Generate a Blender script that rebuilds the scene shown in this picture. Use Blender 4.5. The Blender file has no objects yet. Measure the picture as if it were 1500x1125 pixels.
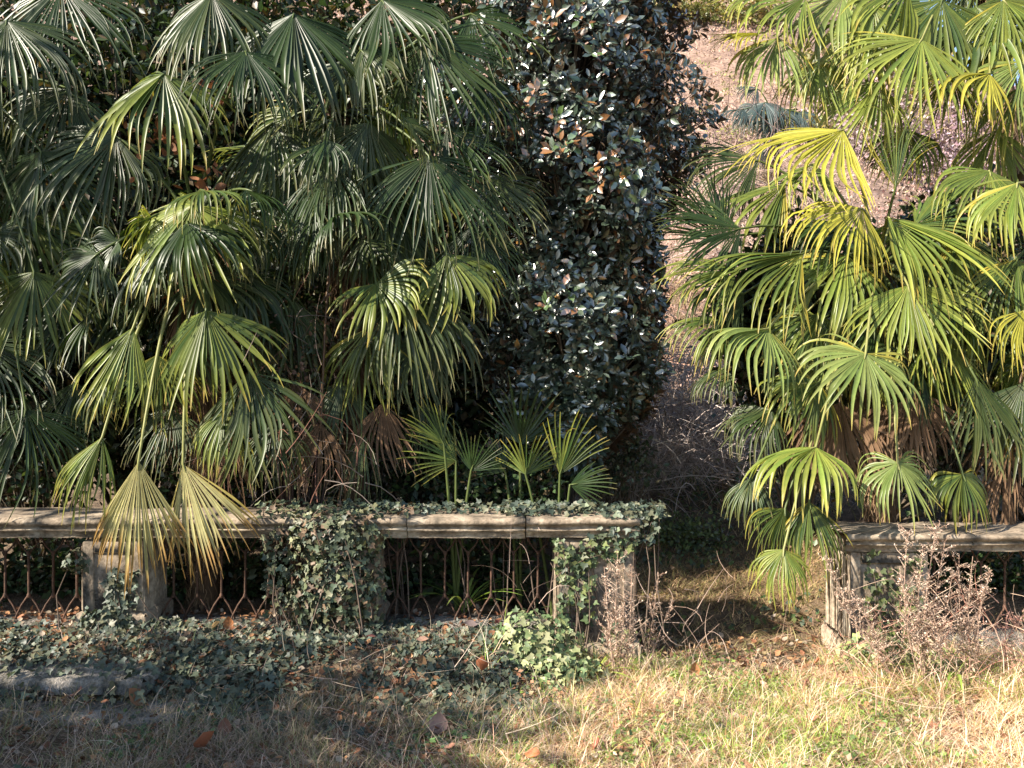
import bpy, math, random
import numpy as np
random.seed(7); RNG = np.random.default_rng(7)
SC = bpy.context.scene
COL = SC.collection
PI = math.pi
# ------------------------------------------------------------------ camera, world, sun, exposure
FX = 1177.0; CZ = 1.75
cam = bpy.data.cameras.new('camera'); camo = bpy.data.objects.new('camera', cam); COL.objects.link(camo)
camo.location = (0, 0, CZ); camo.rotation_euler = (math.radians(90), 0, 0)
cam.sensor_width = 36; cam.lens = FX/1500*36; cam.clip_end = 900; cam.clip_start = 0.05
SC.camera = camo
SUN_TO = np.array([-0.74, -0.42, 0.60]); SUN_TO /= np.linalg.norm(SUN_TO)
EL = math.asin(SUN_TO[2]); AZ = math.atan2(SUN_TO[0], SUN_TO[1])
w = bpy.data.worlds.new('World'); SC.world = w; w.use_nodes = True
nt = w.node_tree; bg = nt.nodes['Background']
sky = nt.nodes.new('ShaderNodeTexSky'); sky.sky_type = 'NISHITA'; sky.sun_disc = False
sky.sun_elevation = EL; sky.sun_rotation = AZ; sky.air_density = 1.0; sky.dust_density = 0.8; sky.ozone_density = 1.0
nt.links.new(sky.outputs[0], bg.inputs[0]); bg.inputs[1].default_value = 0.105
sd = bpy.data.lights.new('sun', 'SUN'); sd.energy = 5.0; sd.angle = math.radians(0.53); sd.color = (1.0, 0.91, 0.78)
so = bpy.data.objects.new('sun', sd); COL.objects.link(so)
from mathutils import Vector
so.rotation_euler = Vector(tuple(SUN_TO)).to_track_quat('Z', 'Y').to_euler()
so.location = tuple(SUN_TO*30)
SC.view_settings.view_transform = 'Standard'; SC.view_settings.look = 'None'
SC.view_settings.gamma = 1; SC.view_settings.exposure = 1.6; SC.view_settings.use_curve_mapping = False
try:
    SC.cycles.max_bounces = 8; SC.cycles.transmission_bounces = 5; SC.cycles.diffuse_bounces = 4
except Exception: pass

# ------------------------------------------------------------------ helpers
def W(px, py, d): return np.array([(px-750)/FX*d, d, CZ-(py-562.5)/FX*d])
def nrm(v):
    v = np.asarray(v, float); return v/np.maximum(np.linalg.norm(v, axis=-1, keepdims=True), 1e-9)
def ss(a, b, x):
    t = np.clip((x-a)/(b-a), 0, 1); return t*t*(3-2*t)
def wob(x, y, f=1.0, s=0.0):
    return (np.sin(x*1.7*f+s)*np.cos(y*1.3*f+s*2)+.5*np.sin(x*3.9*f+1.3+s)*np.sin(y*4.3*f+.7)+.25*np.sin(x*9.1*f+y*7.7*f+s))/1.75
PY = [-60, 3, 5.9, 6.4, 7.2, 9, 11, 14, 20, 60, 100, 150, 240]
PZ = [-.2, -.27, -.30, -.27, -.08, .22, .6, 1.75, 4.0, 24, 52, 92, 150]
def G(x, y):
    x = np.asarray(x, float); y = np.asarray(y, float)
    z = np.interp(y, PY, PZ)
    r = x/np.maximum(y, 5)
    far = ss(14, 45, y)
    z = z*(1-far*0.40*ss(.34, .62, r))
    bank = ss(4.95, 5.6, y)*(1-ss(-.2, .35, x))*(1-ss(6.2, 8, y))
    z = z+bank*.235
    z = z+ss(6.1, 6.6, y)*ss(2.4, 2.9, x)*(1-ss(9, 12, y))*.2
    z = z+wob(x, y)*.03+wob(x, y, .12, 2)*ss(12, 40, y)*1.3+wob(x, y, .5, 2)*ss(7, 14, y)*.22
    return z
def setp(o, **k):
    for a, b in k.items():
        if b is not None: o[a] = b
def empty(name, loc, label, cat, group=None):
    o = bpy.data.objects.new(name, None); COL.objects.link(o); o.location = tuple(loc)
    o.empty_display_size = .2
    setp(o, label=label, category=cat, group=group); return o
def mesh(name, V, F, mat, C=None, base=None, parent=None, smooth=False, label=None, cat=None, group=None, kind=None):
    """F: list of index arrays, each (n,3) or (n,4)"""
    V = np.asarray(V, float)
    me = bpy.data.meshes.new(name)
    if base is None and parent is not None:
        p = parent
        base = np.zeros(3)
        while p is not None: base = base+np.array(p.location); p = p.parent
        V = V-base
    elif base is not None: V = V-np.asarray(base)
    Fs = [np.asarray(f, dtype=np.int32) for f in (F if isinstance(F, list) else [F]) if len(f)]
    nl = sum(f.size for f in Fs); nf = sum(len(f) for f in Fs)
    me.vertices.add(len(V)); me.vertices.foreach_set('co', V.astype(np.float32).ravel())
    me.loops.add(nl); me.loops.foreach_set('vertex_index', np.concatenate([f.ravel() for f in Fs]))
    me.polygons.add(nf)
    sizes = np.concatenate([np.full(len(f), f.shape[1], dtype=np.int32) for f in Fs])
    st = np.concatenate([[0], np.cumsum(sizes)[:-1]]).astype(np.int32)
    me.polygons.foreach_set('loop_start', st)
    try: me.polygons.foreach_set('loop_total', sizes)
    except Exception: pass
    if smooth: me.polygons.foreach_set('use_smooth', np.ones(nf, dtype=bool))
    me.update(calc_edges=True)
    if C is not None:
        C = np.asarray(C, float)
        if C.shape[1] == 3: C = np.hstack([C, np.ones((len(C), 1))])
        at = me.color_attributes.new('tint', 'FLOAT_COLOR', 'POINT')
        at.data.foreach_set('color', C.astype(np.float32).ravel())
    me.materials.append(mat)
    o = bpy.data.objects.new(name, me); COL.objects.link(o)
    if parent is not None: o.parent = parent
    if base is not None and parent is None: o.location = tuple(base)
    setp(o, label=label, category=cat, group=group, kind=kind)
    return o
class MB:
    def __init__(s): s.V = []; s.T = []; s.Q = []; s.C = []; s.n = 0
    def add(s, V, T=None, Q=None, C=None):
        V = np.asarray(V, float).reshape(-1, 3)
        s.V.append(V)
        if T is not None and len(T): s.T.append(np.asarray(T).reshape(-1, 3)+s.n)
        if Q is not None and len(Q): s.Q.append(np.asarray(Q).reshape(-1, 4)+s.n)
        if C is None: C = np.ones((len(V), 3))
        C = np.asarray(C, float)
        if C.ndim == 1: C = np.tile(C, (len(V), 1))
        s.C.append(C); s.n += len(V)
    def build(s, name, mat, **k):
        F = []
        if s.T: F.append(np.concatenate(s.T))
        if s.Q: F.append(np.concatenate(s.Q))
        return mesh(name, np.concatenate(s.V), F, mat, C=np.concatenate(s.C), **k)
def ribbon(mb, P, S, Wd, fold, N, C):
    """P (n,K,3) paths, S (n,K,3) sides, Wd (n,K) half widths, fold (n,K) midrib drop, N (n,K,3) normals, C (n,K,3)"""
    n, K, _ = P.shape
    L = P-S*Wd[..., None]; R = P+S*Wd[..., None]; M = P-N*fold[..., None]
    V = np.stack([L, M, R], 2).reshape(-1, 3)
    CC = np.repeat(C[:, :, None, :], 3, 2).reshape(-1, 3)
    b = (np.arange(n)*K*3)[:, None]+(np.arange(K-1)*3)[None, :]
    Q = np.concatenate([np.stack([b, b+1, b+4, b+3], -1).reshape(-1, 4), np.stack([b+1, b+2, b+5, b+4], -1).reshape(-1, 4)])
    mb.add(V, Q=Q, C=CC)
def flat(mb, P, S, Wd, C):
    n, K, _ = P.shape
    V = np.stack([P-S*Wd[..., None], P+S*Wd[..., None]], 2).reshape(-1, 3)
    CC = np.repeat(C[:, :, None, :], 2, 2).reshape(-1, 3)
    b = (np.arange(n)*K*2)[:, None]+(np.arange(K-1)*2)[None, :]
    mb.add(V, Q=np.stack([b, b+1, b+3, b+2], -1).reshape(-1, 4), C=CC)
def tubes(mb, P, Rd, C, sides=4):
    P = np.asarray(P, float)
    if P.ndim == 2: P = P[None]
    n, K, _ = P.shape
    Rd = np.broadcast_to(np.asarray(Rd, float), (n, K))
    T = nrm(np.gradient(P, axis=1))
    ref = np.where(np.abs(T[..., 2:3]) < .8, np.array([0, 0, 1.]), np.array([1., 0, 0]))
    ref = np.broadcast_to(ref[:, K//2:K//2+1], T.shape)
    A = nrm(np.cross(T, ref)); B = np.cross(T, A)
    a = np.arange(sides)*2*PI/sides
    V = P[:, :, None]+(A[:, :, None]*np.cos(a)[:, None]+B[:, :, None]*np.sin(a)[:, None])*Rd[..., None, None]
    b = (np.arange(n)*K*sides)[:, None, None]+(np.arange(K-1)*sides)[None, :, None]
    j = np.arange(sides)[None, None]; j2 = (j+1) % sides
    Q = np.stack([b+j, b+j2, b+sides+j2, b+sides+j], -1).reshape(-1, 4)
    C = np.asarray(C, float)
    if C.ndim == 1: CC = np.tile(C, (n*K*sides, 1))
    elif C.ndim == 2: CC = np.repeat(C, K*sides, 0)
    else: CC = np.repeat(C.reshape(-1, 3), sides, 0)
    mb.add(V.reshape(-1, 3), Q=Q, C=CC)
# leaf templates: x across, y along, z up
ELL = (np.array([[0, 0, 0], [-.3, .3, .06], [0, .3, -.02], [.3, .3, .06], [-.34, .62, .05], [0, .62, 0], [.34, .62, .05], [0, 1, -.05]]),
       np.array([[0, 1, 2], [0, 2, 3], [4, 7, 5], [5, 7, 6]])[:, ::-1], np.array([[1, 2, 5, 4], [2, 3, 6, 5]]))
IVY = (np.array([[0, 0, 0], [-.42, -.06, .03], [-.55, .38, .08], [-.22, .45, .02], [0, 1, -.06], [.22, .45, .02], [.55, .38, .08], [.42, -.06, .03], [0, .3, -.05]]),
       np.array([[0, 8, 1], [1, 8, 2], [2, 8, 3], [3, 8, 4], [4, 8, 5], [5, 8, 6], [6, 8, 7], [7, 8, 0]]), np.zeros((0, 4), int))
SML = (np.array([[0, 0, 0], [-.3, .45, .08], [0, .5, -.02], [.3, .45, .08], [0, 1, 0]]), np.array([[0, 2, 1], [0, 3, 2], [1, 2, 4], [2, 3, 4]]), np.zeros((0, 4), int))
CURL = (np.array([[0, 0, 0], [-.28, .3, .16], [0, .3, 0], [.28, .3, .1], [-.33, .6, .2], [0, .62, .02], [.3, .6, .14], [-.18, .85, .2], [0, .86, .1], [.16, .85, .16], [0, 1.02, .22]]),
        np.array([[0, 2, 1], [0, 3, 2], [7, 8, 10], [8, 9, 10]]), np.array([[1, 2, 5, 4], [2, 3, 6, 5], [4, 5, 8, 7], [5, 6, 9, 8]]))
def leaves(mb, P, D, N, size, C, tpl=SML, wid=1.0):
    """P,D,N (n,3): position, pointing direction, approx normal"""
    P = np.asarray(P, float); n = len(P)
    D = nrm(D); S = nrm(np.cross(D, N)); Nn = np.cross(S, D)
    tv, tt, tq = tpl
    size = np.broadcast_to(np.asarray(size, float), (n,)); wid = np.broadcast_to(np.asarray(wid, float), (n,))
    V = P[:, None]+(S[:, None]*tv[None, :, 0:1]*wid[:, None, None]+D[:, None]*tv[None, :, 1:2]+Nn[:, None]*tv[None, :, 2:3])*size[:, None, None]
    m = len(tv); off = (np.arange(n)*m)[:, None, None]
    C = np.asarray(C, float)
    if C.ndim == 1: C = np.tile(C, (n, 1))
    mb.add(V.reshape(-1, 3), T=(tt[None]+off).reshape(-1, 3), Q=(tq[None]+off).reshape(-1, 4) if len(tq) else None, C=np.repeat(C, m, 0))
def rv(n, s=1.0): return RNG.normal(0, s, (n, 3))
def pal(n, cols, wts=None, jit=.25):
    cols = np.asarray(cols, float)
    if wts is not None: wts = np.asarray(wts, float)/np.sum(wts)
    i = RNG.choice(len(cols), n, p=wts)
    return cols[i]*np.exp(RNG.normal(0, jit, (n, 1)))
def box(mb, x0, x1, y0, y1, z0, z1, bev=.01, C=(1, 1, 1)):
    """bevelled box"""
    xs = [x0, x0+bev, x1-bev, x1]; ys = [y0, y0+bev, y1-bev, y1]; zs = [z0, z0+bev, z1-bev, z1]
    idx = {}; V = []
    for a in range(4):
        for b in range(4):
            for c in range(4):
                e = (a in (0, 3))+(b in (0, 3))+(c in (0, 3))
                if e == 1:
                    idx[(a, b, c)] = len(V); V.append((xs[a], ys[b], zs[c]))
    Q = []; T = []
    g = idx
    for s in (0, 3):
        Q.append([g[(s, 1, 1)], g[(s, 2, 1)], g[(s, 2, 2)], g[(s, 1, 2)]])
        Q.append([g[(1, s, 1)], g[(2, s, 1)], g[(2, s, 2)], g[(1, s, 2)]])
        Q.append([g[(1, 1, s)], g[(2, 1, s)], g[(2, 2, s)], g[(1, 2, s)]])
    n1 = lambda s: 1 if s == 0 else 2
    for s in (0, 3):
        for t in (0, 3):
            Q.append([g[(s, n1(t), 1)], g[(s, n1(t), 2)], g[(n1(s), t, 2)], g[(n1(s), t, 1)]])
            Q.append([g[(s, 1, n1(t))], g[(s, 2, n1(t))], g[(n1(s), 2, t)], g[(n1(s), 1, t)]])
            Q.append([g[(1, s, n1(t))], g[(2, s, n1(t))], g[(2, n1(s), t)], g[(1, n1(s), t)]])
            for u in (0, 3):
                T.append([g[(s, n1(t), n1(u))], g[(n1(s), t, n1(u))], g[(n1(s), n1(t), u)]])
    mb.add(V, T=T, Q=Q, C=C)

# ------------------------------------------------------------------ materials
def newmat(name):
    m = bpy.data.materials.new(name); m.use_nodes = True
    t = m.node_tree; t.nodes.clear(); return m, t
def leafmat(name, rough=.42, trans=.3, spec=.5, back=None, bump=0.0, tc=(1.15, 1.15, .55)):
    m, t = newmat(name); N = t.nodes; L = t.links
    out = N.new('ShaderNodeOutputMaterial'); at = N.new('ShaderNodeAttribute'); at.attribute_name = 'tint'
    geo = N.new('ShaderNodeNewGeometry'); no = N.new('ShaderNodeTexNoise'); no.inputs['Scale'].default_value = 14
    L.new(geo.outputs['Position'], no.inputs['Vector'])
    mr = N.new('ShaderNodeMapRange'); mr.inputs[3].default_value = .55; mr.inputs[4].default_value = 1.45; no.inputs['Detail'].default_value = 5; no.inputs['Roughness'].default_value = .75
    L.new(no.outputs[0], mr.inputs[0])
    mul = N.new('ShaderNodeVectorMath'); mul.operation = 'SCALE'
    L.new(at.outputs['Color'], mul.inputs[0]); L.new(mr.outputs[0], mul.inputs['Scale'])
    col = mul.outputs[0]
    if back is not None:
        mx = N.new('ShaderNodeMix'); mx.data_type = 'RGBA'
        L.new(geo.outputs['Backfacing'], mx.inputs[0]); L.new(col, mx.inputs[6]); mx.inputs[7].default_value = (*back, 1)
        col = mx.outputs[2]
    p = N.new('ShaderNodeBsdfPrincipled'); p.inputs['Roughness'].default_value = rough
    p.inputs['Specular IOR Level'].default_value = spec
    L.new(col, p.inputs['Base Color'])
    if trans > 0:
        tr = N.new('ShaderNodeBsdfTranslucent'); tm = N.new('ShaderNodeVectorMath'); tm.operation = 'MULTIPLY'
        tm.inputs[1].default_value = tc; L.new(col, tm.inputs[0]); L.new(tm.outputs[0], tr.inputs[0])
        mix = N.new('ShaderNodeMixShader'); mix.inputs[0].default_value = trans
        L.new(p.outputs[0], mix.inputs[1]); L.new(tr.outputs[0], mix.inputs[2]); L.new(mix.outputs[0], out.inputs[0])
    else: L.new(p.outputs[0], out.inputs[0])
    return m
M_PALM = leafmat('palm_leaf', .38, .34, .32)
M_DEAD = leafmat('dead_leaf', .8, .15, .15, tc=(1, .85, .7))
M_MAG = leafmat('magnolia_leaf', .3, .06, 1.0, back=(.085, .045, .022))
for _n in M_MAG.node_tree.nodes:
    if _n.type == 'BSDF_PRINCIPLED': _n.inputs['Coat Weight'].default_value = .7; _n.inputs['Coat Roughness'].default_value = .34; _n.inputs['Coat IOR'].default_value = 1.9
M_IVY = leafmat('ivy_leaf', .5, .12, .35)
M_GRASS = leafmat('grass_blade', .65, .35, .25)
M_LEAF = leafmat('small_leaf', .45, .25, .45)
M_DRY = leafmat('dry_stem', .85, .15, .1)
M_BARK = leafmat('bark', .9, 0, .1)
def stonemat(name, c1, c2, c3, scale=6, bump=.35, rough=.85):
    m, t = newmat(name); N = t.nodes; L = t.links
    out = N.new('ShaderNodeOutputMaterial'); geo = N.new('ShaderNodeNewGeometry')
    n1 = N.new('ShaderNodeTexNoise'); n1.inputs['Scale'].default_value = scale; n1.inputs['Detail'].default_value = 8; n1.inputs['Roughness'].default_value = .65
    n2 = N.new('ShaderNodeTexNoise'); n2.inputs['Scale'].default_value = scale*7; n2.inputs['Detail'].default_value = 6
    mus = N.new('ShaderNodeTexVoronoi'); mus.inputs['Scale'].default_value = scale*3
    for n in (n1, n2, mus): L.new(geo.outputs['Position'], n.inputs['Vector'])
    r = N.new('ShaderNodeValToRGB'); e = r.color_ramp.elements
    e[0].position = .34; e[0].color = (*c1, 1); e[1].position = .66; e[1].color = (*c2, 1)
    k = e.new(.5); k.color = (*c3, 1)
    L.new(n1.outputs[0], r.inputs[0])
    mx = N.new('ShaderNodeMix'); mx.data_type = 'RGBA'; mx.blend_type = 'MULTIPLY'; mx.inputs[0].default_value = .7
    r2 = N.new('ShaderNodeValToRGB'); r2.color_ramp.elements[0].position = .3; r2.color_ramp.elements[0].color = (.35, .33, .3, 1); r2.color_ramp.elements[1].position = .62
    L.new(n2.outputs[0], r2.inputs[0]); L.new(r.outputs[0], mx.inputs[6]); L.new(r2.outputs[0], mx.inputs[7])
    p = N.new('ShaderNodeBsdfPrincipled'); p.inputs['Roughness'].default_value = rough; p.inputs['Specular IOR Level'].default_value = .2
    L.new(mx.outputs[2], p.inputs['Base Color'])
    b = N.new('ShaderNodeBump'); b.inputs['Strength'].default_value = bump; b.inputs['Distance'].default_value = .02
    ad = N.new('ShaderNodeMath'); ad.operation = 'ADD'; L.new(n1.outputs[0], ad.inputs[0]); L.new(n2.outputs[0], ad.inputs[1])
    L.new(ad.outputs[0], b.inputs['Height']); L.new(b.outputs[0], p.inputs['Normal']); L.new(p.outputs[0], out.inputs[0])
    return m
M_STONE = stonemat('weathered_stone', (.12, .10, .075), (.44, .37, .28), (.28, .22, .16), 5)
M_STEP = stonemat('grey_stone', (.08, .075, .06), (.38, .34, .30), (.22, .20, .17), 9, 1.0)
M_IRON = stonemat('rusty_iron', (.05, .03, .022), (.14, .075, .05), (.085, .05, .035), 25, .3, .75)
M_SOIL = stonemat('soil', (.07, .05, .035), (.24, .17, .11), (.14, .10, .065), 9, 1.0, .95)
M_HILL = stonemat('hill_soil', (.16, .10, .075), (.36, .25, .19), (.26, .175, .135), .8, 1.0, .95)

# ------------------------------------------------------------------ terrain
def grid(xs, ys):
    X, Y = np.meshgrid(xs, ys); Z = G(X, Y)
    V = np.stack([X, Y, Z], -1).reshape(-1, 3); nx = len(xs); ny = len(ys)
    i = (np.arange(ny-1)*nx)[:, None]+np.arange(nx-1)[None]
    return V, np.stack([i, i+1, i+nx+1, i+nx], -1).reshape(-1, 4)
g1 = np.concatenate([np.linspace(-60, -8, 18)[:-1], np.linspace(-8, 9, 110), np.linspace(9, 60, 18)[1:]])
g2 = np.concatenate([np.linspace(-40, 1, 12)[:-1], np.linspace(1, 18, 130)])
V, Q = grid(g1, g2)
mesh('ground', V, [Q], M_SOIL, smooth=True, kind='structure')
V, Q = grid(np.linspace(-260, 260, 200), 18+(np.linspace(0, 1, 90)**1.6)*222)
V[:, 2] += .004
mesh('hills', V, [Q], M_HILL, smooth=True, kind='structure')
# bare woods on the hillside
n = 120000
y = 14+(RNG.random(n)**1.5)*115; x = RNG.uniform(-.35, .75, n)*y
z = G(x, y)
mb = MB(); s = .07+y*.0045
P = np.stack([x, y, z+RNG.random(n)*s*1.2], 1)
cc = pal(n, [(.38, .26, .21), (.44, .31, .26), (.30, .20, .17), (.26, .22, .11)], [4, 3, 2, .6], .12)
bandv = wob(x, y, .25, 4); cc[bandv > .42] = pal(int((bandv > .42).sum()), [(.26, .26, .08), (.17, .19, .06)])
leaves(mb, P, rv(n)+[0, 0, .8], rv(n)+[0, -1, 0], s*RNG.uniform(.35, 1, n), cc, SML, .7)
mb.build('hillside_brush', M_DRY, kind='stuff', label='pinkish leafless brush covering the distant sunlit hillside', cat='brush')

# ------------------------------------------------------------------ balustrade
YF = 5.88; DEP = .42
def prism(mb, x0, x1, prof, nseg=1, warp=.004):
    """profile in (y,z), extruded along x with end caps, slight irregularity"""
    prof = np.array(prof, float); m = len(prof); K = max(2, nseg+1)
    xs = np.linspace(x0, x1, K)
    V = []
    for xx in xs:
        o = RNG.normal(0, warp, (m, 2)); V.append(np.column_stack([np.full(m, xx), prof+o]))
    V = np.concatenate(V); Q = []
    for k in range(K-1):
        for j in range(m):
            a = k*m+j; b = k*m+(j+1) % m; Q.append([a, b, b+m, a+m])
    T = []
    for k in (0, K-1):
        c = len(V); V = np.vstack([V, [xs[k], prof[:, 0].mean(), prof[:, 1].mean()]])
        for j in range(m): T.append([k*m+j, k*m+(j+1) % m, c])
    mb.add(V, T=T, Q=Q)
def rail_profile(z1, z0, y0, y1):
    h = z1-z0
    f = [(0.015, 0), (0.03, .12), (0.012, .2), (0.012, .3), (-.012, .36), (-.018, .45), (.004, .52), (.004, .58), (-.03, .66), (-.045, .76), (-.045, .9), (-.03, .98), (-.02, 1)]
    L = [(y0+a, z0+h*b) for a, b in f]; R = [(y1-a, z0+h*b) for a, b in f[::-1]]
    return L+R
def coping(par, x0, x1, zt, zb, cuts, sh=0):
    xs = [x0]+cuts+[x1]
    for a, b in zip(xs[:-1], xs[1:]):
        mb = MB(); dz = RNG.normal(0, .004); dy = RNG.normal(0, .006)
        prism(mb, a+.004, b-.004, [(p[0]+dy, p[1]+dz) for p in rail_profile(zt, zb, YF-.03, YF+DEP+.02)], max(2, int((b-a)/.10)), .0032)
        mb.build('coping_stone', M_STONE, parent=par)
def pillar(par, x0, x1, ztop, zbot, flutes=True):
    root = MB(); h = ztop-zbot; y0 = YF+.02; y1 = YF+DEP
    box(root, x0, x1, y0, y1, zbot, ztop-.002, .012)
    o = root.build('pillar', M_STONE, parent=par)
    # raised frame round a sunk panel, front
    fr = MB(); fw = .085; pr = .018
    box(fr, x0+.003, x0+fw, y0-pr, y0+.03, zbot+.16, ztop-.006, .006); box(fr, x1-fw, x1-.003, y0-pr, y0+.03, zbot+.16, ztop-.006, .006)
    box(fr, x0+fw+.001, x1-fw-.001, y0-pr+.001, y0+.03, ztop-.09, ztop-.008, .006)
    fr.build('panel_frame', M_STONE, parent=o)
    b = MB(); box(b, x0-.045, x1+.045, y0-.06, y1+.02, zbot-.12, zbot+.155, .02)
    b.build('plinth', M_STONE, parent=o)
    if flutes:
        k = 4
        for i in range(k):
            c = MB(); yy = y0+.035+(y1-y0-.07)*i/(k-1)
            box(c, x0-.018, x0+.01, yy-.032, yy+.032, zbot+.158, ztop-.03, .012)
            c.build('side_rib', M_STONE, parent=o)
    return o
bal = empty('stone_balustrade', (-1, YF, -.1), 'long weathered stone balustrade with moulded coping on three pillars, left of the path opening', 'balustrade')
coping(bal, -5.6, .93, .775, .628, [-4.4, -3.45, -2.2, -.765, .1])
pillar(bal, -5.3, -4.85, .60, -.08, False); pillar(bal, -3.15, -2.70, .60, -.08); pillar(bal, -1.52, -1.0, .60, -.1); pillar(bal, .335, .90, .60, -.3)
bal2 = empty('stone_balustrade', (3.5, YF, -.2), 'short weathered stone balustrade with ribbed pillar behind dry weeds, right of the path opening', 'balustrade')
coping(bal2, 2.42, 7.0, .66, .53, [3.35, 4.5, 5.6]); pillar(bal2, 2.47, 3.05, .523, -.28); pillar(bal2, 5.3, 5.8, .523, -.25, False)
# low kerb under the iron fences
for (a, b, zt, par) in ((-4.84, -3.2, -.03, bal), (-2.65, -1.57, -.03, bal), (-.95, .28, -.03, bal), (3.1, 5.25, -.12, bal2)):
    mb = MB(); box(mb, a, b, YF+.06, YF+.34, zt-.35, zt, .015); mb.build('kerb', M_STEP, parent=par)
# iron fences
def bar_mesh(z0, z1, sp):
    mb = MB(); r = .009; yy = 0
    f0 = z0+.16; f1 = z1-.12
    tubes(mb, np.linspace((0, 0, f0), (0, 0, f1), 5), r, (1, 1, 1), 6)
    for s in (-1, 1):
        tubes(mb, [(0, s*.004, f0+.015), (s*sp*.28, s*.008, f0-.06), (s*sp*.5, s*.008, z0+.02), (s*sp*.62, s*.008, z0-.05)], r*.85, (1, 1, 1), 5)
        tubes(mb, [(0, s*.004, f1-.01), (s*sp*.3, s*.008, f1+.05), (s*sp*.5, s*.008, z1+.0)], r*.8, (1, 1, 1), 5)
    for zz in (f0+.01, f1-.01):
        tubes(mb, np.linspace((0, 0, zz-.018), (0, 0, zz+.018), 4), [[.010, .015, .015, .010]], (1, 1, 1), 6)
    return mb
def fence(x0, x1, z0, z1, label, sp=.175):
    yy = YF+.2
    root = empty('iron_fence', ((x0+x1)/2, yy, z0), label, 'fence', 'rusty iron fences between the stone pillars')
    n = int((x1-x0)/sp); sp = (x1-x0)/n; first = None
    for i in range(n):
        xx = x0+sp*(i+.5)-(x0+x1)/2
        if first is None:
            mb = bar_mesh(z0, z1, sp); V = np.concatenate(mb.V)+np.array([xx+(x0+x1)/2, yy, 0])*0
            o = mesh('bar', V-[0, 0, z0], [np.concatenate(mb.Q)], M_IRON, parent=None, base=None); first = o; o.parent = root
        else:
            o = first.copy(); COL.objects.link(o); o.parent = root
        o.location = (xx, RNG.normal(0, .003), 0); o.rotation_euler = (0, RNG.normal(0, .008), 0)
    for zz in (z1-.004,):
        m2 = MB(); box(m2, x0, x1, yy-.012, yy+.012, zz-.006, zz+.012, .003); m2.build('top_strip', M_IRON, parent=root)
fence(-4.84, -3.2, -.02, .60, 'rusty iron bar fence at the left edge, before the first stone pillar')
fence(-2.65, -1.57, -.02, .60, 'rusty iron bar fence between the big hanging palm fans and the ivy covered pillar')
fence(-.95, .28, -.02, .60, 'rusty iron bar fence right of the ivy covered pillar, with green leaves poking through')
fence(3.1, 5.25, -.11, .525, 'rusty iron bar fence at the right edge behind the dry weeds')
# stone steps at lower left
st = empty('stone_steps', (-3.4, 5.0, -.3), 'two courses of grey stone step half buried in ivy at the lower left', 'steps')
for (a, b, c, d, e, f) in ((-4.6, -3.35, 5.02, 5.45, -.22, -.10), (-3.34, -2.3, 5.04, 5.45, -.22, -.105), (-4.7, -3.0, 4.72, 5.03, -.40, -.225), (-2.99, -2.0, 4.74, 5.05, -.40, -.235)):
    mb = MB(); box(mb, a, b, c, d, e, f, .02); mb.build('stone', M_STEP, parent=st)

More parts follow.
